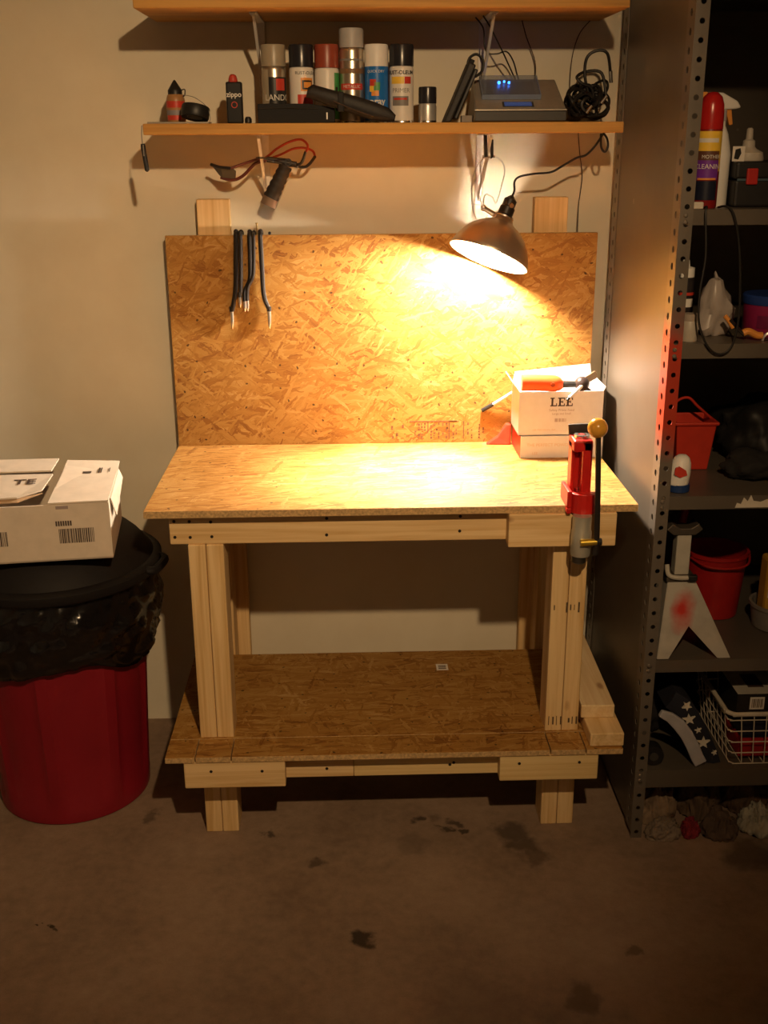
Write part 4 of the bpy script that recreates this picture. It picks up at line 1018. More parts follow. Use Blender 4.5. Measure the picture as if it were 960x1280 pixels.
# ------------------------------------------------------------------ trash can with lid, liner and a carton on top
TC = Vector((-0.925, -0.375, 0))
def trash_can():
    t = root('trash_can', tuple(TC), 'red round plastic trash can with black liner and black lid', 'trash can')
    RED = P('red_can_plastic', (0.235, 0.008, 0.018), 0.42, var=0.06, scale=8)
    def fn(th, r, h):
        a = (th * 8 / (2 * PI)) % 1.0
        e = 0.010 if (0.10 < a < 0.90 and 0.05 < h < 0.62) else 0.0
        return (r - e * 0.8, h)
    prof = [(0.200, 0.0), (0.212, 0.004), (0.214, 0.040), (0.215, 0.055), (0.222, 0.20), (0.232, 0.40), (0.242, 0.60), (0.244, 0.625), (0.247, 0.69), (0.255, 0.70), (0.255, 0.71)]
    MB().lathe(prof, TC, seg=96, fn=fn).build('body', RED, t, smooth=True, angle=30)
    MB().lathe([(0.246, 0.690), (0.256, 0.690), (0.258, 0.70), (0.256, 0.712), (0.246, 0.712), (0.246, 0.690)], TC, seg=64, cap=False).build('rim', RED, t, smooth=True)
    # liner folded over the rim: creased film hanging to an uneven hem
    m = MB(); seg = 150; rows = 20; grid = []
    for j in range(rows + 1):
        f = j / rows; ring = []
        for k in range(seg):
            th = 2 * PI * k / seg
            d = Vector((math.sin(th), -math.cos(th), 0))
            hem = 0.470 + 0.022 * math.sin(3 * th + 0.6) + 0.016 * mnoise.noise(Vector((math.cos(th) * 3, math.sin(th) * 3, 1.0)))
            z = 0.716 + (hem - 0.716) * f
            r0 = 0.262 - 0.012 * f + 0.016 * math.sin(PI * f) ** 1.3
            q = Vector((th * 3.0, z * 14, 0.3))
            fold = abs(mnoise.noise(Vector((math.cos(th) * 4 + z * 3, math.sin(th) * 4 - z * 5, z * 16)))) * 0.034
            fold += abs(mnoise.noise(Vector((math.cos(th) * 11 + z * 9, math.sin(th) * 11, z * 26)))) * 0.012
            ring.append(m.v(TC + d * (r0 + fold * min(1, 3.0 * f + 0.1) * (1 if f < 0.94 else 0.5)) + Vector((0, 0, z))))
        grid.append(ring)
    for a, b in zip(grid[:-1], grid[1:]):
        for k in range(seg): m._f([a[k], a[(k + 1) % seg], b[(k + 1) % seg], b[k]])
    m.build('liner_bag', P('black_bin_film', (0.006, 0.005, 0.005), 0.16, spec=0.7), t, smooth=True, angle=60, solid=0.001)
    LB = P('black_lid_plastic', (0.012, 0.010, 0.010), 0.62, spec=0.25)
    def lf(th, r, h): return (r, h)
    MB().lathe([(0.262, 0.690), (0.288, 0.690), (0.294, 0.697), (0.294, 0.716), (0.284, 0.724), (0.272, 0.724), (0.262, 0.738), (0.240, 0.765), (0.220, 0.784), (0.195, 0.796), (0.17, 0.800), (0, 0.801)], TC, seg=72, cap=False).build('lid', LB, t, smooth=True, angle=50, solid=0.002)
    for a in (82, 262):
        th = R(a); d = Vector((math.sin(th), -math.cos(th), 0)); s = Vector((math.cos(th), math.sin(th), 0))
        m = MB().tube([TC + d * 0.282 + s * -0.055 + Vector((0, 0, 0.712)), TC + d * 0.302 + s * -0.04 + Vector((0, 0, 0.708)), TC + d * 0.304 + s * 0.04 + Vector((0, 0, 0.708)), TC + d * 0.282 + s * 0.055 + Vector((0, 0, 0.712))], 0.012, 10, 6)
        m.build('lid_handle', LB, t, smooth=True)
trash_can()

def top_carton():
    z = 0.8028; x1 = -0.7050; x0 = -1.130; y0 = -0.606; y1 = -0.300; zt = z + 0.148
    M = RZ((x1, y0, 0), 7.0)
    t = root('cardboard_box', (-0.91, -0.45, z), 'white cardboard shipping carton with torn flaps and barcodes on trash can lid', 'box')
    C2 = P('white_corrugated_card', (0.66, 0.57, 0.47), 0.75, var=0.06, scale=25)
    KR = P('brown_corrugated_inside', (0.45, 0.30, 0.17), 0.85)
    w = 0.004
    m = MB()
    for b in ((x0, x1, y0, y0 + w, z, zt), (x0, x1, y1 - w, y1, z, zt), (x0, x0 + w, y0 + w, y1 - w, z, zt), (x1 - w, x1, y0 + w, y1 - w, z, zt), (x0, x1, y0, y1, z, z + w)):
        m.box(*b, M)
    b = m.build('body', C2, t)
    def flap(pts, name='flap', mat=C2):
        MB().prism([M @ Vector(p) for p in pts], (0, 0, 0.004)).build(name, mat, t)
    # right top flap lying nearly flat, its far edge lifted
    flap([(-0.852, y0 + 0.002, zt + 0.001), (x1 - 0.001, y0 + 0.001, zt + 0.001), (x1 + 0.004, y1 - 0.02, zt + 0.004), (x1 + 0.006, y1 + 0.012, zt + 0.012), (-0.838, y1 + 0.015, zt + 0.020), (-0.846, y1 - 0.06, zt + 0.006)])
    # torn side flap hanging down the right face
    MB().prism([M @ Vector(p) for p in ((x1 + 0.001, y0 + 0.03, zt), (x1 + 0.001, y1 - 0.01, zt), (x1 + 0.012, y1 - 0.03, zt - 0.02), (x1 + 0.010, y0 + 0.05, zt - 0.052))], (0.003, 0, 0)).build('flap', C2, t)
    # left flaps: one raised, one sagging into the carton with dark printing
    flap([(x0, y1 - 0.10, zt + 0.030), (-0.866, y1 - 0.10, zt + 0.026), (-0.858, y1 + 0.0, zt + 0.030), (x0, y1, zt + 0.036)])
    flap([(x0, y0 + 0.035, zt + 0.006), (-0.930, y0 + 0.040, zt + 0.008), (-0.874, y0 + 0.075, zt + 0.014), (-0.862, y1 - 0.105, zt + 0.018), (x0, y1 - 0.095, zt + 0.022)])
    MB().prism([M @ Vector(p) for p in ((x0, y0 + 0.030, zt - 0.001), (-0.930, y0 + 0.034, zt - 0.001), (-0.872, y0 + 0.070, zt + 0.009), (-0.930, y0 + 0.046, zt + 0.005), (x0, y0 + 0.040, zt + 0.003))], (0, 0, 0.0022)).build('torn_edge', KR, t)
    m = MB()
    xd = M.to_3x3() @ Vector((1, 0, 0)); yd = M.to_3x3() @ Vector((0, 0.99, 0.055))
    m.text('TE', 0.052, M @ Vector((-0.925, y0 + 0.125, zt + 0.0202)), xd, yd, 'CENTER', 0.001)
    m.build('lettering', PRINTD, t)
    # barcodes and print on the front
    rnd = random.Random(3); PD = P('barcode_ink', (0.07, 0.05, 0.04), 0.7)
    for (bx0, bx1, bz0, bz1) in ((-0.832, -0.748, z + 0.046, z + 0.084), (-1.045, -0.957, z + 0.046, z + 0.084)):
        m = MB(); x = bx0
        while x < bx1:
            w_ = rnd.choice((0.0013, 0.0022, 0.0034)); m.box(x, x + w_, y0 - 0.0006, y0, bz0, bz1, M); x += w_ + rnd.choice((0.0013, 0.002))
        m.build('barcode', PD, b)
        m = MB(); x = bx0 - 0.006
        while x < bx0 + 0.032: m.box(x, x + 0.004, y0 - 0.0006, y0, bz1 + 0.008, bz1 + 0.021, M); x += 0.0058
        m.build('printed_text', PD, b)
    m = MB().box(-0.834, -0.804, y0 - 0.0006, y0, zt - 0.012, zt - 0.004, M); m.build('printed_text', PRINTG, b)
    m = MB()
    for (a, b_, c, d) in ((-0.790, -0.768, y1 - 0.075, y1 - 0.060), (-0.750, -0.746, y1 - 0.075, y1 - 0.03), (-0.744, -0.741, y1 - 0.075, y1 - 0.03), (-0.722, -0.720, y1 - 0.07, y1 - 0.035)):
        m.box(a, b_, c, d, zt + 0.0102, zt + 0.0110, M)
    m.build('printed_text', PD, t)
top_carton()

# ------------------------------------------------------------------ steel shelving unit
def unit_paint():
    m, nt, b = _new('taupe_steel_paint')
    oc = objco(nt)
    geo = N(nt, 'ShaderNodeNewGeometry')
    n1 = noise_tex(nt, oc, 2.5, 4); n2 = noise_tex(nt, oc, 60, 4)
    col = ramp(nt, n1.outputs[0], [(0.3, (0.115, 0.095, 0.075)), (0.7, (0.165, 0.138, 0.108))])
    v = N(nt, 'ShaderNodeTexVoronoi'); v.inputs['Scale'].default_value = 7
    nt.links.new(oc, v.inputs['Vector'])
    k = mathn(nt, 'LESS_THAN', v.outputs['Distance'], 0.05)
    col = mixc(nt, mathn(nt, 'MULTIPLY', k, 0.35), col, (0.35, 0.30, 0.24))
    nt.links.new(col, b.inputs['Base Color'])
    b.inputs['Roughness'].default_value = 0.42
    b.inputs['Metallic'].default_value = 0.35
    b.inputs['Specular IOR Level'].default_value = 0.4
    bump(nt, b, n2.outputs[0], 0.05, 0.001)
    return m
def post_paint(base):
    """same taupe paint with a band of red overspray on the post"""
    m, nt, b = _new('taupe_post_paint_red_overspray')
    oc = objco(nt); sp = N(nt, 'ShaderNodeSeparateXYZ'); nt.links.new(oc, sp.inputs[0])
    nz = noise_tex(nt, oc, 9, 4)
    z = mathn(nt, 'ADD', sp.outputs[2], mathn(nt, 'MULTIPLY', mathn(nt, 'SUBTRACT', nz.outputs[0], 0.5), 0.16))
    lo = N(nt, 'ShaderNodeMapRange'); lo.inputs[1].default_value = 1.07; lo.inputs[2].default_value = 1.15; nt.links.new(z, lo.inputs[0])
    hi = N(nt, 'ShaderNodeMapRange'); hi.inputs[1].default_value = 1.42; hi.inputs[2].default_value = 1.34; nt.links.new(z, hi.inputs[0])
    n1 = noise_tex(nt, oc, 5, 4)
    col = ramp(nt, n1.outputs[0], [(0.3, (0.125, 0.105, 0.085)), (0.7, (0.18, 0.152, 0.122))])
    fr = mathn(nt, 'LESS_THAN', sp.outputs[1], 0.1)
    col = mixc(nt, mathn(nt, 'MULTIPLY', fr, mathn(nt, 'MULTIPLY', lo.outputs[0], hi.outputs[0])), col, (0.45, 0.045, 0.02))
    nt.links.new(col, b.inputs['Base Color'])
    b.inputs['Roughness'].default_value = 0.4; b.inputs['Metallic'].default_value = 0.2
    return m
UP = unit_paint(); POSTP = post_paint(UP)
UX0, UX1, UY0, UY1, UH = 0.644, 1.56, -0.704, -0.055, 2.30
SHELF_Z = [0.207, 0.532, 0.975, 1.348, 1.651, 2.12]  # topmost level is out of view, placed so its shadow darkens the unit's back
def perforated(m, o, u, v, w, h, pitch, r=0.0062):
    """strip of width w (dir u) and height h (dir v) with a row of round holes"""
    o, u, v = Vector(o), Vector(u), Vector(v); n = int(h / pitch)
    for i in range(n):
        z0 = i * pitch; z1 = z0 + pitch if i < n - 1 else h
        zc = (z0 + z1) / 2
        out = [(0, z0), (w / 2, z0), (w, z0), (w, zc), (w, z1), (w / 2, z1), (0, z1), (0, zc)]
        ang = [225, 270, 315, 0, 45, 90, 135, 180]
        inn = [(w / 2 + r * math.cos(R(a)), zc + r * math.sin(R(a))) for a in ang]
        A = [m.v(o + u * a + v * b) for a, b in out]; B = [m.v(o + u * a + v * b) for a, b in inn]
        for k in range(8): m._f([A[k], A[(k + 1) % 8], B[(k + 1) % 8], B[k]])
def steel_shelving():
    t = root('steel_shelving', (UX0, UY0, 0), 'tall taupe steel shelving unit with perforated posts beside the workbench', 'shelving')
    fw = 0.030; sw = 0.056
    for (x, y, sx, sy) in ((UX0, UY0, 1, 1), (UX1, UY0, -1, 1), (UX0, UY1, 1, -1), (UX1, UY1, -1, -1)):
        m = MB()
        perforated(m, (x, y, 0), (sx, 0, 0), (0, 0, 1), fw, UH, 0.0381)
        perforated(m, (x, y, 0.019), (0, sy, 0), (0, 0, 1), sw, UH - 0.019, 0.0381, 0.0085)
        bmesh.ops.remove_doubles(m.bm, verts=m.bm.verts, dist=0.0002)
        m.build('post', POSTP, t, solid=0.0018)
    for x in (UX0 + 0.0015, UX1 - 0.0030):
        p = MB().box(x, x + 0.0015, UY0 + sw - 0.004, UY1 - sw + 0.004, 0.02, UH).build('side_panel', UP, t)
    MB().box(UX0 + fw - 0.004, UX1 - fw + 0.004, UY1 - 0.003, UY1 - 0.0015, 0.02, UH).build('back_panel', UP, t)
    for z in SHELF_Z:
        m = MB()
        m.box(UX0 + 0.004, UX1 - 0.004, UY0 + 0.004, UY1 - 0.006, z - 0.0015, z)
        m.box(UX0 + 0.004, UX1 - 0.004, UY0 + 0.0025, UY0 + 0.004, z - 0.034 if z > 0.3 else z - 0.052, z)
        m.box(UX0 + 0.004, UX1 - 0.004, UY0 + 0.004, UY0 + 0.018, z - 0.0345 if z > 0.3 else z - 0.0525, z - 0.033 if z > 0.3 else z - 0.051)
        m.box(UX0 + 0.004, UX1 - 0.004, UY1 - 0.008, UY1 - 0.006, z - 0.034, z)
        m.box(UX0 + 0.0035, UX0 + 0.005, UY0 + 0.004, UY1 - 0.006, z - 0.034, z)
        sh = m.build('shelf', UP, t)
        for zz in (z - 0.012, z - 0.027):
            MB().lathe([(0.0052, 0), (0.0052, 0.002), (0.0035, 0.004), (0, 0.0045)], (UX0 + 0.013, UY0 - 0.0005, zz), (0, -1, 0), 10).build('bolt', P('dull_bolt', (0.22, 0.19, 0.16), 0.5, 0.6), sh, smooth=True)
steel_shelving()
Z1, Z2, Z3, Z4, Z5 = SHELF_Z[4], SHELF_Z[3], SHELF_Z[2], SHELF_Z[1], SHELF_Z[0]

# --- top visible shelf
def cleaner_bottles():
    x, y = 0.7165, -0.640; c = (x, y, Z1)
    t = root('cleaner_bottle', c, 'yellow and purple cleaner bottle with red cap behind the shelving post', 'bottle')
    r = 0.0275
    b = MB().lathe([(r * 0.93, 0), (r, 0.004), (r, 0.165), (r * 0.97, 0.175), (r * 0.9, 0.185)], c, seg=32).build('body', P('dark_red_bottle', (0.22, 0.012, 0.012), 0.35), t, smooth=True)
    MB().lathe([(r * 1.0, 0.170), (r * 1.0, 0.20), (r * 0.94, 0.222), (r * 0.75, 0.238), (r * 0.4, 0.247), (0, 0.249)], c, seg=32).build('cap', P('red_gloss_cap', (0.45, 0.016, 0.014), 0.25), t, smooth=True)
    pat(b, c, r, -75, 40, 0.018, 0.060, P('night_blue_print', (0.012, 0.014, 0.03), 0.35)); pat(b, c, r, -75, 40, 0.062, 0.104, LPUR); pat(b, c, r, -75, 40, 0.104, 0.124, P('brown_print', (0.12, 0.05, 0.03), 0.4))
    pat(b, c, r, -75, 62, 0.124, 0.166, LYEL); pat(b, c, r, -75, 30, 0.142, 0.151, LWHT, k=2); pat(b, c, r, 42, 62, 0.08, 0.124, LYEL)
    pat(b, c, r, -60, 30, 0.062, 0.066, LORG, k=2)
    txt(b, 'MOTHERS', 0.0110, c, r, 0.108, LWHT, 4); txt(b, 'CLEANING', 0.0148, c, r, 0.086, LWHT, -6)
    x, y = 0.7515, -0.590; c = (x, y, Z1)
    t = root('spray_bottle', c, 'white trigger spray bottle standing behind the red-capped cleaner', 'bottle')
    def fn(th, rr, h): return (rr * (1 + 0.12 * abs(math.sin(th))), h)
    MB().lathe([(0.026, 0), (0.028, 0.004), (0.028, 0.115), (0.025, 0.135), (0.020, 0.160), (0.013, 0.178), (0.013, 0.195)], c, seg=28, fn=fn).build('body', WHITE, t, smooth=True)
    MB().lathe([(0.0155, 0.188), (0.0155, 0.212)], c, seg=20).build('collar', P('grey_collar', (0.45, 0.44, 0.47), 0.4), t, smooth=True)
    h = MB().prism([(x - 0.040, y - 0.013, Z1 + 0.236), (x - 0.030, y - 0.013, Z1 + 0.250), (x + 0.0, y - 0.013, Z1 + 0.248), (x + 0.035, y - 0.013, Z1 + 0.230), (x + 0.044, y - 0.013, Z1 + 0.216), (x + 0.032, y - 0.013, Z1 + 0.213), (x + 0.012, y - 0.013, Z1 + 0.212), (x - 0.012, y - 0.013, Z1 + 0.212), (x - 0.024, y - 0.013, Z1 + 0.222)], (0, 0.026, 0)).build('trigger_head', WHITE, t, bevel=0.004)
    MB().box(x - 0.048, x - 0.034, y - 0.008, y + 0.008, Z1 + 0.236, Z1 + 0.250).build('nozzle', LORG, h, bevel=0.002)
    MB().prism([(x + 0.010, y - 0.006, Z1 + 0.214), (x + 0.024, y - 0.006, Z1 + 0.214), (x + 0.030, y - 0.006, Z1 + 0.180), (x + 0.022, y - 0.006, Z1 + 0.178)], (0, 0.012, 0)).build('trigger', LORG, h, bevel=0.002)
    # black tool case with red latch
    t = root('tool_case', (0.93, -0.55, Z1), 'black plastic tool case with a red latch', 'case')
    MB().box(0.785, 1.10, -0.640, -0.44, Z1, Z1 + 0.060).build('base', BLACK, t, bevel=0.006)
    MB().box(0.785, 1.10, -0.640, -0.44, Z1 + 0.062, Z1 + 0.100).build('lid', BLACK, t, bevel=0.006)
    MB().box(0.808, 0.834, -0.6465, -0.638, Z1 + 0.050, Z1 + 0.086).build('latch', P('red_latch', (0.48, 0.025, 0.02), 0.4), t, bevel=0.003)
    MB().box(0.788, 1.097, -0.6415, -0.639, Z1 + 0.0585, Z1 + 0.0635).build('seam_strip', P('blue_grey_seam', (0.06, 0.10, 0.13), 0.4), t)
    # squeeze bottle on the case
    c = (0.842, -0.54, Z1 + 0.1002)
    t = root('squeeze_bottle', c, 'small white squeeze bottle with stepped nozzle standing on the tool case', 'bottle')
    MB().lathe([(0.036, 0), (0.037, 0.003), (0.034, 0.018), (0.018, 0.027), (0.016, 0.030)], c, seg=28).build('body', P('ivory_plastic', (0.58, 0.52, 0.44), 0.45), t, smooth=True)
    MB().lathe([(0.015, 0.028), (0.014, 0.044), (0.0085, 0.048), (0.0075, 0.070), (0.004, 0.073), (0, 0.073)], c, seg=22).build('nozzle', P('ivory_plastic', (0.58, 0.52, 0.44), 0.45), t, smooth=True)
    t = root('picture_card', (0.800, -0.60, Z1 + 0.1002), 'small white card with a dark picture standing on the tool case', 'card')
    MB().box(0.785, 0.813, -0.602, -0.600, Z1 + 0.1002, Z1 + 0.133).build('card', CARD, t)
    MB().prism([(x - 0.027, -0.6025, Z1 + z_) for x, z_ in ((0.816, 0.106), (0.826, 0.104), (0.832, 0.118), (0.829, 0.129), (0.818, 0.126))], (0, 0.0004, 0)).build('printed_picture', LBLK, t)
    o = MB().box(0.675, 0.6985, -0.6985, -0.678, Z1 + 0.0003, Z1 + 0.016).build('eraser', P('ivory_block', (0.55, 0.50, 0.42), 0.6), None, bevel=0.003, origin=(0.687, -0.69, Z1))
    tag(o, 'little ivory block at the shelf edge below the cleaner bottle', 'block')
cleaner_bottles()
def hanging_loop():
    y = -0.712
    pts = [(x - 0.014, y_, z_) for x, y_, z_ in ((0.721, -0.676, Z1 + 0.0028), (0.718, -0.702, Z1 + 0.005), (0.714, y, Z1 - 0.012), (0.722, y, 1.55), (0.716, y, 1.47), (0.720, y, 1.40), (0.745, y, 1.345), (0.775, y, 1.326), (0.802, y, 1.345), (0.812, y, 1.41), (0.806, y, 1.50), (0.795, y, 1.58), (0.778, y, Z1 - 0.012), (0.764, -0.700, Z1 + 0.006), (0.752, -0.676, Z1 + 0.0028))]
    t = MB().tube(pts, 0.0026, 7, 7).build('charger_cord', CABLE, None, smooth=True, origin=pts[0])
    tag(t, 'black cord hanging in a long loop from the shelf edge', 'cord')
hanging_loop()

# --- second shelf
def second_shelf():
    c = (0.716, -0.545, Z2)
    t = root('lubricant_can', c, 'dark aerosol can with white top and red band behind the post', 'spray can')
    b = MB().lathe([(0.024, 0), (0.025, 0.003), (0.025, 0.128), (0.020, 0.140)], c, seg=26).build('body', P('navy_can', (0.02, 0.016, 0.018), 0.35), t, smooth=True)
    MB().lathe([(0.022, 0.136), (0.022, 0.158), (0.010, 0.161), (0.008, 0.176), (0, 0.177)], c, seg=22).build('cap', WHITE, t, smooth=True)
    pat(b, c, 0.025, -80, 80, 0.094, 0.101, LRED, 'band'); pat(b, c, 0.025, -10, 45, 0.066, 0.086, LWHT, 'emblem')
    c = (0.703, -0.655, Z2)
    t = root('pill_bottle', c, 'small clear-white bottle at the shelf edge beside the red post', 'bottle')
    MB().lathe([(0.0185, 0), (0.020, 0.003), (0.020, 0.045), (0.017, 0.050)], c, seg=24).build('body', P('frosted_plastic', (0.42, 0.38, 0.32), 0.4), t, smooth=True)
    MB().lathe([(0.0185, 0.048), (0.0185, 0.064), (0, 0.065)], c, seg=24).build('cap', P('frosted_cap', (0.34, 0.28, 0.23), 0.5), t, smooth=True)
    # crumpled clear bag
    cc = Vector((0.785, -0.58, Z2 + 0.068))
    m = MB().ball(cc, 0.050, 30, 1.36)
    for v in m.bm.verts:
        d = v.co - cc
        n = mnoise.noise(v.co * 28) * 0.35 + mnoise.noise(v.co * 60) * 0.18
        v.co = cc + Vector((d.x * 0.85, d.y * 0.8, d.z)) * (1 + n * 1.3)
        if v.co.z > cc.z: v.co.x = cc.x + (v.co.x - cc.x) * (1 - 0.4 * (v.co.z - cc.z) / 0.07) - 0.1 * (v.co.z - cc.z)
        v.co.z = max(v.co.z, Z2 + 0.0004)
    o = m.build('plastic_bag', P('whitish_bag_film', (0.38, 0.33, 0.30), 0.3), None, smooth=True, origin=(0.785, -0.58, Z2), angle=40)
    tag(o, 'crumpled whitish plastic bag behind the hanging cord loop', 'bag')
    # purple tub with blue lid
    c = (0.935, -0.56, Z2)
    t = root('plastic_tub', c, 'magenta plastic tub with blue lid', 'tub')
    tb = MB().lathe([(0.066, 0), (0.069, 0.004), (0.072, 0.074), (0.072, 0.078)], c, seg=40).build('body', P('magenta_plastic', (0.30, 0.02, 0.09), 0.25), t, smooth=True)
    MB().lathe([(0.074, 0.074), (0.075, 0.078), (0.075, 0.092), (0.072, 0.096), (0, 0.096)], c, seg=40).build('lid', P('blue_lid', (0.02, 0.05, 0.22), 0.35), t, smooth=True)
    pat(tb, c, 0.071, -50, 10, 0.02, 0.05, P('dark_magenta_print', (0.16, 0.012, 0.06), 0.3))
    # orange handled scissors at the shelf edge
    y = -0.664
    t = root('scissors', (0.85, y, Z2), 'scissors with orange handles lying on the shelf edge', 'scissors')
    MB().tube([(0.785, y + 0.01, Z2 + 0.058), (0.795, y + 0.008, Z2 + 0.046), (0.806, y + 0.006, Z2 + 0.030)], 0.0055, 9, 5).build('handle', LORG, t, smooth=True)
    MB().tube([(0.796, y + 0.004, Z2 + 0.050), (0.815, y + 0.002, Z2 + 0.030), (0.835, y, Z2 + 0.012)], 0.0045, 8, 5).build('blade', P('dark_blade', (0.05, 0.04, 0.04), 0.3, 0.6), t, smooth=True)
    MB().tube([(0.828, y, Z2 + 0.018), (0.842, y, Z2 + 0.022), (0.862, y, Z2 + 0.013), (0.875, y, Z2 + 0.012)], 0.0085, 10, 5).build('handle', LORG, t, smooth=True)
    t2 = MB().lathe([(0.024, -0.004), (0.028, -0.002), (0.028, 0.002), (0.024, 0.004), (0.024, -0.004)], (0.902, y, Z2 + 0.0005), (0, 1, 0.12), 28, cap=False)
    for v in t2.bm.verts: v.co.z = Z2 + 0.0005 + max(0, (v.co.z - Z2)) * 0.85
    t2.build('finger_ring', P('pale_ring', (0.55, 0.50, 0.50), 0.3, 0.4), t, smooth=True)
second_shelf()

# --- third shelf
def third_shelf():
    t = root('square_bucket', (0.790, -0.43, Z3), 'red square plastic bucket with flared rim', 'bucket')
    def ringq(s, z, x=0.795, y=-0.44): return [(x - s, y - s, z), (x + s, y - s, z), (x + s, y + s, z), (x - s, y + s, z)]
    m = MB(); zs = [(0.041, Z3 + 0.0004), (0.052, Z3 + 0.122), (0.058, Z3 + 0.124), (0.058, Z3 + 0.132), (0.050, Z3 + 0.132), (0.039, Z3 + 0.004)]
    rs = [[m.v(p) for p in ringq(s, z)] for s, z in zs]
    for a, b in zip(rs[:-1], rs[1:]):
        for k in range(4): m._f([a[k], a[(k + 1) % 4], b[(k + 1) % 4], b[k]])
    m._f(rs[0]); m._f(rs[-1])
    m.build('body', P('orange_red_bucket', (0.50, 0.035, 0.018), 0.42), t, bevel=0.003)
    MB().tube([(0.741, -0.44, Z3 + 0.128), (0.745, -0.455, Z3 + 0.175), (0.775, -0.46, Z3 + 0.190), (0.805, -0.455, Z3 + 0.165), (0.849, -0.44, Z3 + 0.128)], 0.0035, 8, 6).build('bail_handle', P('orange_red_bucket', (0.50, 0.035, 0.018), 0.42), t, smooth=True)
    # white and blue bottle at the edge
    c = (0.7085, -0.655, Z3)
    t = root('detergent_bottle', c, 'white handled bottle with blue base and red stripe at shelf edge', 'bottle')
    m = MB().lathe([(0.026, 0.020), (0.027, 0.024), (0.027, 0.050), (0.024, 0.072), (0.018, 0.086), (0.010, 0.092), (0, 0.093)], c, seg=28)
    for v in m.bm.verts: v.co.x += 0.10 * (v.co.z - Z3 - 0.05)
    bb = m.build('body', WHITE, t, smooth=True)
    MB().lathe([(0.024, 0), (0.0275, 0.003), (0.0275, 0.021)], c, seg=28).build('base', P('blue_base', (0.015, 0.04, 0.14), 0.35), t, smooth=True)
    MB().prism([(0.688, -0.684, Z3 + 0.050), (0.702, -0.6845, Z3 + 0.042), (0.720, -0.683, Z3 + 0.048), (0.716, -0.683, Z3 + 0.060), (0.700, -0.684, Z3 + 0.070), (0.690, -0.684, Z3 + 0.066)], (0, 0.006, 0)).build('stripe', LRED, bb)
    # dark bag slumped at the back
    def lump(name, c, rx, ry, rz, mat, label, cat, seed, fr=14, am=0.35, zmin=None):
        m = MB().ball((0, 0, 0), 1.0, 32)
        bmesh.ops.subdivide_edges(m.bm, edges=m.bm.edges[:], cuts=1, use_grid_fill=True)
        for v in m.bm.verts:
            d = v.co.copy()
            n = mnoise.noise(d * 1.7 + Vector((seed, 0, 0))) * am + abs(mnoise.noise(d * 4.5 + Vector((0, seed, 0)))) * am * 0.6
            p = d * (1 + n)
            v.co = Vector((c[0] + p.x * rx, c[1] + p.y * ry, max(c[2] + p.z * rz, zmin if zmin is not None else -9)))
        o = m.build(name, mat, None, smooth=True, origin=(c[0], c[1], zmin if zmin is not None else c[2]), angle=180)
        return tag(o, label, cat)
    lump('black_bag', (1.0, -0.36, Z3 + 0.075), 0.115, 0.12, 0.085, P('black_nylon_bag', (0.012, 0.011, 0.011), 0.55), 'slumped black bag behind the red square bucket', 'bag', 3.0, zmin=Z3 + 0.0004)
    lump('black_cloth', (0.93, -0.55, Z3 + 0.035), 0.07, 0.06, 0.036, P('charcoal_cloth', (0.016, 0.014, 0.013), 0.9), 'dark crumpled cloth lying beside the red square bucket', 'cloth', 9.0, zmin=Z3 + 0.0004)
    m = MB(); pts = [(0.838, -0.030), (0.842, -0.018), (0.852, -0.021), (0.858, -0.004), (0.868, -0.014), (0.875, 0.002), (0.882, -0.013), (0.90, -0.016), (0.915, -0.010), (0.94, -0.006), (0.94, -0.030)]
    m.prism([(x, UY0 - 0.0005, Z3 + z) for x, z in pts], (0, 0.002, 0))
    o = m.build('torn_sticker', P('torn_white_paper', (0.66, 0.60, 0.50), 0.7), None, origin=(0.89, UY0, Z3 - 0.02))
    tag(o, 'torn white sticker stuck on the front lip of a steel shelf', 'sticker')
    return lump
lump = third_shelf()

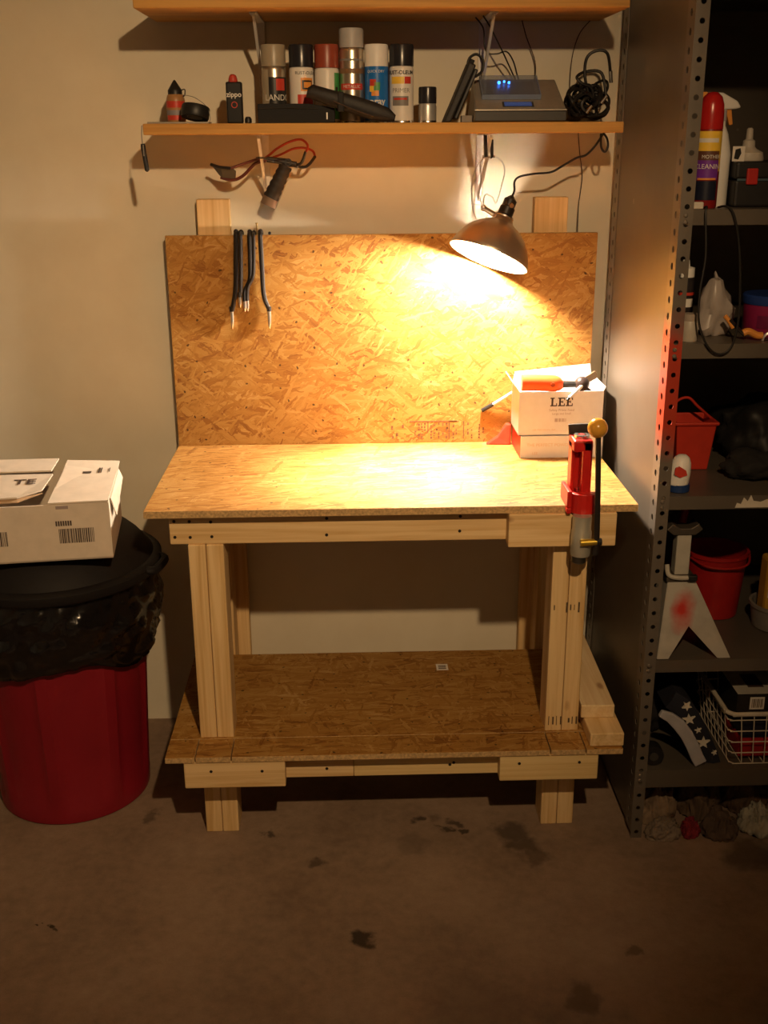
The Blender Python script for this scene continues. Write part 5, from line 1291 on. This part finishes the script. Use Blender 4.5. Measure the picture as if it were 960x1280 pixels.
# --- fourth shelf: jack stand, bucket, containers
def fourth_shelf():
    t = root('jack_stand', (0.782, -0.63, Z4), 'white steel jack stand with red paint on its side', 'jack stand')
    m, nt, b = _new('white_jack_paint_red_patch')
    oc = objco(nt); nz = noise_tex(nt, oc, 18, 4)
    d = N(nt, 'ShaderNodeVectorMath', operation='DISTANCE'); d.inputs[1].default_value = (-0.040 * 1.35, -0.045, 0.128 * 0.72)
    nt.links.new(mapping(nt, oc, (1.35, 1, 0.72)), d.inputs[0])
    mr = N(nt, 'ShaderNodeMapRange'); mr.inputs[1].default_value = 0.050; mr.inputs[2].default_value = 0.012
    nt.links.new(mathn(nt, 'ADD', d.outputs['Value'], mathn(nt, 'MULTIPLY', mathn(nt, 'SUBTRACT', nz.outputs[0], 0.5), 0.05)), mr.inputs[0])
    col = mixc(nt, mr.outputs[0], ramp(nt, nz.outputs[0], [(0.3, (0.34, 0.31, 0.27)), (0.6, (0.44, 0.41, 0.36))]), (0.50, 0.03, 0.02))
    nt.links.new(col, b.inputs['Base Color']); b.inputs['Roughness'].default_value = 0.45
    JP = m
    cx, cy = 0.774, -0.615
    zt = Z4 + 0.198
    # pyramid of four cut-out sheet sides
    def side(p0, p1, q0, q1, arch, name='leg_plate'):
        """p0,p1 feet; q0,q1 top corners; arch = apex height fraction of the cut-out"""
        p0, p1, q0, q1 = map(Vector, (p0, p1, q0, q1))
        mid = (p0 + p1) / 2; tm = (q0 + q1) / 2
        ap = mid + (tm - mid) * arch
        f0 = p0 + (p1 - p0) * 0.15; f1 = p0 + (p1 - p0) * 0.83
        mm = MB(); V = [mm.v(p) for p in (p0, f0, ap, f1, p1, q1, q0)]
        mm._f([V[0], V[1], V[2], V[6]]); mm._f([V[2], V[3], V[4], V[5]]); mm._f([V[2], V[5], V[6]])
        mm.build(name, JP, t, solid=0.003)
    w0 = 0.094; w1 = 0.034; tx = cx - 0.034
    F = [(cx - w0, cy - 0.080, Z4 + 0.0015), (cx + w0, cy - 0.080, Z4 + 0.0015), (cx + w0, cy + 0.080, Z4 + 0.0015), (cx - w0, cy + 0.080, Z4 + 0.0015)]
    T = [(tx - w1, cy - 0.034, zt), (tx + w1, cy - 0.034, zt), (tx + w1, cy + 0.034, zt), (tx - w1, cy + 0.034, zt)]
    for i in range(4): side(F[i], F[(i + 1) % 4], T[i], T[(i + 1) % 4], 0.42)
    cx = tx
    JD = P('dark_jack_steel', (0.12, 0.10, 0.08), 0.45, 0.6)
    JW = P('jack_column_paint', (0.46, 0.43, 0.37), 0.4)
    MB().box(cx - 0.040, cx + 0.036, cy - 0.038, cy + 0.038, zt - 0.002, zt + 0.012).build('collar', JD, t, bevel=0.003)
    MB().box(cx - 0.015, cx + 0.022, cy - 0.018, cy + 0.018, zt + 0.010, zt + 0.135).build('ratchet_post', JW, t, bevel=0.003)
    MB().prism([(cx - 0.045, cy - 0.022, zt + 0.135), (cx - 0.030, cy - 0.022, zt + 0.150), (cx - 0.010, cy - 0.022, zt + 0.138), (cx + 0.018, cy - 0.022, zt + 0.138), (cx + 0.036, cy - 0.022, zt + 0.150), (cx + 0.048, cy - 0.022, zt + 0.135), (cx + 0.030, cy - 0.022, zt + 0.120), (cx - 0.026, cy - 0.022, zt + 0.120)], (0, 0.044, 0)).build('saddle', JD, t, bevel=0.002)
    MB().tube([(cx - 0.040, cy - 0.030, zt + 0.045), (cx - 0.036, cy - 0.040, zt + 0.020), (cx - 0.010, cy - 0.044, zt + 0.013), (cx + 0.034, cy - 0.042, zt + 0.013)], 0.006, 9, 6).build('ratchet_lever', JW, t, smooth=True)
    MB().box(cx + 0.012, cx + 0.036, cy - 0.050, cy - 0.034, zt + 0.004, zt + 0.020).build('lever_grip', BLACK, t, bevel=0.003)
    # round red bucket
    c = (0.912, -0.395, Z4)
    t = root('bucket', c, 'round red plastic bucket behind the jack stand', 'bucket')
    RB = P('deep_red_bucket', (0.34, 0.013, 0.012), 0.38)
    MB().lathe([(0.068, 0.0004), (0.071, 0.003), (0.085, 0.178), (0.089, 0.180), (0.089, 0.190), (0.082, 0.190), (0.068, 0.004), (0, 0.004)], c, seg=44).build('body', RB, t, smooth=True, angle=40)
    MB().tube([(c[0] - 0.092, c[1] - 0.005, c[2] + 0.180), (c[0] - 0.06, c[1] - 0.085, c[2] + 0.172), (c[0], c[1] - 0.100, c[2] + 0.166), (c[0] + 0.06, c[1] - 0.085, c[2] + 0.172), (c[0] + 0.092, c[1] - 0.005, c[2] + 0.180)], 0.0032, 8, 6).build('bail_handle', RB, t, smooth=True)
    c = (1.045, -0.40, Z4)
    # grey tub with yellow jug
    t = root('grey_tub', (1.062, -0.50, Z4), 'low grey plastic tub beside the red bucket', 'tub')
    MB().lathe([(0.062, 0.0004), (0.066, 0.003), (0.074, 0.060), (0.078, 0.062), (0.078, 0.070), (0.070, 0.070), (0.062, 0.004), (0, 0.004)], (1.062, -0.50, Z4), seg=36).build('body', P('grey_tub_plastic', (0.20, 0.18, 0.16), 0.5), t, smooth=True, angle=40)
    t = root('yellow_jug', (1.036, -0.50, Z4 + 0.0045), 'yellow plastic jug standing in the grey tub', 'jug')
    YJ = P('mustard_jug', (0.50, 0.27, 0.03), 0.45)
    j = MB().box(1.010, 1.070, -0.530, -0.470, Z4 + 0.0045, Z4 + 0.205).build('body', YJ, t, bevel=0.010)
    MB().lathe([(0.018, 0.200), (0.018, 0.225), (0, 0.226)], (1.036, -0.50, Z4), seg=20).build('cap', BLACK, t, smooth=True)
    MB().box(1.016, 1.066, -0.5312, -0.530, Z4 + 0.095, Z4 + 0.150).build('printed_label', CARD, j); MB().box(1.020, 1.062, -0.5318, -0.531, Z4 + 0.105, Z4 + 0.135).build('printed_block', LGRY, j)
    o = MB().cyl((0.728, -0.50, Z4 + 0.0022), (0.8045, -0.4772, Z3 - 0.0035), 0.012, seg=14).build('red_stick', P('red_handle_paint', (0.34, 0.02, 0.015), 0.45), None, smooth=True, origin=(0.728, -0.50, Z4))
    tag(o, 'red rod leaning behind the jack stand', 'rod')
fourth_shelf()

# --- bottom shelf: rolled things, flag, wire basket
def star_pts(r, n=5, k=0.42):
    return [((r if i % 2 == 0 else r * k) * math.sin(PI * i / n), (r if i % 2 == 0 else r * k) * math.cos(PI * i / n)) for i in range(2 * n)]
def bottom_shelf():
    # black roll
    t = root('tape_roll', (0.698, -0.655, Z5), 'round black roll lying beside the shelving post', 'roll')
    MB().lathe([(0.012, 0), (0.027, 0), (0.028, 0.002), (0.028, 0.036), (0.027, 0.038), (0.012, 0.038), (0.012, 0)], (0.698, -0.678, Z5 + 0.0282), (0, 1, 0), 30, cap=False).build('roll', BLACK, t, smooth=True)
    MB().cyl((0.698, -0.681, Z5 + 0.0282), (0.698, -0.638, Z5 + 0.0282), 0.012, seg=18).build('core', P('dark_core', (0.05, 0.045, 0.04), 0.5), t, smooth=True)
    lump('dark_cloth', (0.735, -0.45, Z5 + 0.06), 0.045, 0.075, 0.06, P('dark_cloth_black', (0.010, 0.009, 0.010), 0.9), 'dark bundle behind the curved white strip', 'cloth', 14.0, zmin=Z5 + 0.0004)
    # white curved trim strip leaning on the flag
    m = MB()
    pts = [(0.703, 0.163), (0.730, 0.150), (0.755, 0.128), (0.778, 0.098), (0.797, 0.063), (0.812, 0.030), (0.824, 0.0085)]
    top = []; y0, y1 = -0.690, -0.677
    for i, (x, z) in enumerate(pts):
        a = pts[max(i - 1, 0)]; b = pts[min(i + 1, len(pts) - 1)]
        d = Vector((b[0] - a[0], 0, b[1] - a[1])).normalized(); n = Vector((-d.z, 0, d.x)); h = 0.017 * min(1, 0.55 + 0.25 * i)
        if n.z < 0: n = -n
        top.append([m.v((x + n.x * s * h, y, Z5 + max(0.0004, z + n.z * s * h))) for (s, y) in ((-1, y0), (1, y0), (1, y1), (-1, y1))])
    for a, b in zip(top[:-1], top[1:]):
        for k in range(4): m._f([a[k], a[(k + 1) % 4], b[(k + 1) % 4], b[k]])
    m._f(top[0]); m._f(list(reversed(top[-1])))
    o = m.build('white_strip', P('grey_white_strip', (0.40, 0.39, 0.42), 0.45), None, bevel=0.003, origin=(0.80, -0.65, Z5))
    tag(o, 'curved white plastic strip leaning beside the starred fabric', 'strip')
    # folded flag: dark blue cloth with white stars
    t = root('folded_flag', (0.86, -0.64, Z5), 'folded dark blue flag with white stars leaning against the wire basket', 'flag')
    NAVY = P('navy_cloth', (0.010, 0.011, 0.020), 0.85)
    prof = [(0.752, 0.205), (0.785, 0.188), (0.810, 0.155), (0.835, 0.112), (0.856, 0.070), (0.874, 0.030), (0.884, 0.0006)]
    def off(i, s):
        a = prof[max(i - 1, 0)]; b = prof[min(i + 1, len(prof) - 1)]
        d = Vector((b[0] - a[0], b[1] - a[1])).normalized(); n = Vector((d.y, -d.x))
        return Vector((prof[i][0] + n.x * s, prof[i][1] + n.y * s))
    yf, yb = -0.668, -0.56
    m = MB(); rows = []
    for i in range(len(prof)):
        w = 0.052 if i < 5 else 0.045
        a, b = off(i, 0.0), off(i, w)
        ring = []
        for (p, y) in ((a, yf), (a * 0.5 + b * 0.5, yf - 0.006), (b, yf), (b, yb), (a, yb)):
            ring.append(m.v((p.x, y + 0.02 * (i == 0), Z5 + max(0.0006, p.y))))
        rows.append(ring)
    for a, b in zip(rows[:-1], rows[1:]):
        for k in range(5): m._f([a[k], a[(k + 1) % 5], b[(k + 1) % 5], b[k]])
    m._f(rows[0]); m._f(list(reversed(rows[-1])))
    m.build('cloth', NAVY, t, smooth=True, angle=50)
    SW = P('star_white', (0.62, 0.57, 0.48), 0.8)
    for (x, z, r, rot) in ((0.785, 0.137, 0.018, 10), (0.829, 0.066, 0.019, 0), (0.776, 0.176, 0.014, 40), (0.862, 0.034, 0.008, 25), (0.812, 0.104, 0.010, 15)):
        ca, sa = math.cos(R(rot)), math.sin(R(rot))
        MB().prism([(x + a * ca - b * sa, yf - 0.0085, Z5 + z + a * sa + b * ca) for a, b in star_pts(r)], (0, 0.007, 0)).build('star', SW, t)
    # white wire basket
    bx0, bx1, by0, by1, h = 0.906, 1.24, -0.680, -0.40, 0.155
    t = root('wire_basket', (1.08, -0.54, Z5), 'white coated wire basket holding a black box', 'basket')
    WW = P('white_coated_wire', (0.62, 0.55, 0.44), 0.5)
    fl = 0.020   # flare at the top
    zt = Z5 + h
    def P4(f): return [(bx0 - fl * f, by0 - 0.006 * f, Z5 + 0.003 + (h - 0.003) * f), (bx1 + fl * f, by0 - 0.006 * f, Z5 + 0.003 + (h - 0.003) * f), (bx1 + fl * f, by1 + fl * f, Z5 + 0.003 + (h - 0.003) * f), (bx0 - fl * f, by1 + fl * f, Z5 + 0.003 + (h - 0.003) * f)]
    for k, f in enumerate((0.0, 0.22, 0.44, 0.66, 0.88)):
        q = [Vector(p) for p in P4(f)]; pts = []
        for i in range(4):
            a, b = q[i], q[(i + 1) % 4]; d = (b - a).normalized()
            pts += [a + d * 0.012, a + d * 0.03, b - d * 0.03, b - d * 0.012]
        MB().tube(pts, 0.0017, 6, 3, closed=True).build('wire', WW, t, smooth=True)
    q = [Vector(p) for p in P4(1.0)]; pts = []
    for i in range(4):
        a, b = q[i], q[(i + 1) % 4]; d = (b - a).normalized()
        pts += [a + d * 0.018, a + d * 0.04, b - d * 0.04, b - d * 0.018]
    MB().tube(pts, 0.0062, 9, 4, closed=True).build('rim', WW, t, smooth=True)
    lo, hi = [Vector(p) for p in P4(0.0)], [Vector(p) for p in P4(1.0)]
    for i, n in ((0, 11), (1, 9), (2, 11), (3, 9)):
        for k in range(1, n):
            f = k / n
            a = lo[i].lerp(lo[(i + 1) % 4], f); b = hi[i].lerp(hi[(i + 1) % 4], f)
            MB().tube([b, a], 0.0015, 6, 0).build('wire', WW, t)
    for k in range(1, 11):
        x = bx0 + (bx1 - bx0) * k / 11
        MB().tube([(x, by0, Z5 + 0.003), (x, by1, Z5 + 0.003)], 0.0015, 6, 0).build('wire', WW, t)
    # things in the basket
    o = MB().box(0.935, 1.20, -0.655, -0.53, Z5 + 0.0055, Z5 + 0.062).build('red_tin', P('red_tin_paint', (0.36, 0.015, 0.015), 0.4), None, bevel=0.006, origin=(1.06, -0.59, Z5 + 0.005))
    tag(o, 'flat red tin inside the wire basket', 'tin')
    o = MB().box(0.940, 1.21, -0.650, -0.54, Z5 + 0.0625, Z5 + 0.112).build('navy_box', P('navy_box_card', (0.016, 0.016, 0.03), 0.5), None, bevel=0.002, origin=(1.06, -0.59, Z5 + 0.0625))
    tag(o, 'dark blue flat box lying on the red tin in the basket', 'box')
    t = root('labelled_box', (1.04, -0.58, Z5 + 0.1125), 'black box with white top and square white label on top of the basket', 'box')
    bb = MB().box(0.922, 1.13, -0.640, -0.49, Z5 + 0.1125, Z5 + 0.190).build('body', P('black_card', (0.018, 0.015, 0.013), 0.45), t, bevel=0.0015)
    MB().box(0.922, 1.13, -0.640, -0.49, Z5 + 0.1900, Z5 + 0.1912).build('top_panel', P('cream_card', (0.55, 0.50, 0.42), 0.55), t)
    MB().box(0.962, 1.005, -0.605, -0.53, Z5 + 0.1912, Z5 + 0.1917).build('printed_block', P('brown_print_block', (0.06, 0.03, 0.02), 0.5), t)
    lb = MB().box(0.957, 0.996, -0.6408, -0.640, Z5 + 0.144, Z5 + 0.180).build('paper_label', CARD, t)
    m = MB()
    for i in range(9): m.box(0.962 + i * 0.0034, 0.962 + i * 0.0034 + (0.002 if i % 3 else 0.0012), -0.6413, -0.6407, Z5 + 0.149, Z5 + 0.175)
    m.build('barcode', INK, lb)
bottom_shelf()

# --- rags on the floor under the unit
def rag(c, rx, ry, h, mat, label, seed, ang=0):
    """crumpled cloth: a flattened heap with sharp folds, clipped by the floor"""
    m = MB().ball((0, 0, 0), 1.0, 40)
    bmesh.ops.subdivide_edges(m.bm, edges=m.bm.edges[:], cuts=2, use_grid_fill=True)
    sv = Vector((seed * 3.1, seed * 1.7, seed * 0.9)); a = R(ang)
    def ridge(p): return 1 - 2.4 * abs(mnoise.noise(p))
    for v in m.bm.verts:
        d = v.co.normalized()
        w = mnoise.noise_vector(d * 1.4 + sv) * 0.7
        q = Vector((d.x, d.y * 1.3, d.z * 0.9)) + w
        k = 1 + 0.30 * mnoise.noise(d * 1.3 + sv) + 0.20 * ridge(q * 1.7 + sv) + 0.10 * ridge(q * 3.6 + sv)
        x, y, z = d.x * rx * k, d.y * ry * k, (d.z * 0.85 + 0.12) * h * k * (1 + 0.25 * ridge(q * 2.4))
        v.co = Vector((x * math.cos(a) - y * math.sin(a), x * math.sin(a) + y * math.cos(a), max(0.0, z)))
    # bring the heap to its measured width, depth and height, sitting on the floor
    for i, (mid, half) in enumerate(((c[0], rx), (c[1], ry))):
        lo = min(v.co[i] for v in m.bm.verts); hi = max(v.co[i] for v in m.bm.verts)
        for v in m.bm.verts: v.co[i] = mid + (v.co[i] - (lo + hi) / 2) * 2 * half / (hi - lo)
    hi = max(v.co.z for v in m.bm.verts)
    for v in m.bm.verts: v.co.z = 0.0006 + v.co.z * h / hi
    o = m.build('rag', mat, None, smooth=True, origin=(c[0], c[1], 0), angle=180)
    return tag(o, label, 'rag', 'rags on the floor under the steel shelving')
def cloth(name, rgb): return P(name, rgb, 0.92, var=0.35, scale=14, bmp=0.3)
rag((0.735, -0.585), 0.064, 0.068, 0.130, cloth('tan_rag', (0.24, 0.165, 0.105)), 'tan crumpled rag on floor beside the shelving post', 1.0, ang=15)
rag((0.735, -0.691), 0.052, 0.040, 0.050, cloth('grey_rag', (0.20, 0.15, 0.11)), 'small grey-brown rag at the foot of the shelving post', 5.0, ang=10)
rag((0.865, -0.575), 0.069, 0.065, 0.135, cloth('brown_rag', (0.12, 0.075, 0.045)), 'brown rag heaped on floor below the starred flag', 2.4, ang=-12)
rag((0.812, -0.688), 0.028, 0.037, 0.050, cloth('crimson_rag', (0.20, 0.013, 0.022)), 'scrap of crimson cloth among the brown rags', 7.0, ang=-40)
rag((0.890, -0.690), 0.053, 0.051, 0.070, cloth('umber_rag', (0.09, 0.055, 0.036)), 'dark umber rag flattened between crimson scrap and white rag', 3.3, ang=20)
rag((0.995, -0.676), 0.053, 0.052, 0.085, cloth('white_rag', (0.42, 0.38, 0.30)), 'dirty white balled rag under the wire basket', 6.2, ang=-15)
rag((1.000, -0.560), 0.069, 0.065, 0.125, cloth('rust_rag', (0.11, 0.065, 0.036)), 'rust-brown rag behind the dirty white one', 8.1, ang=10)
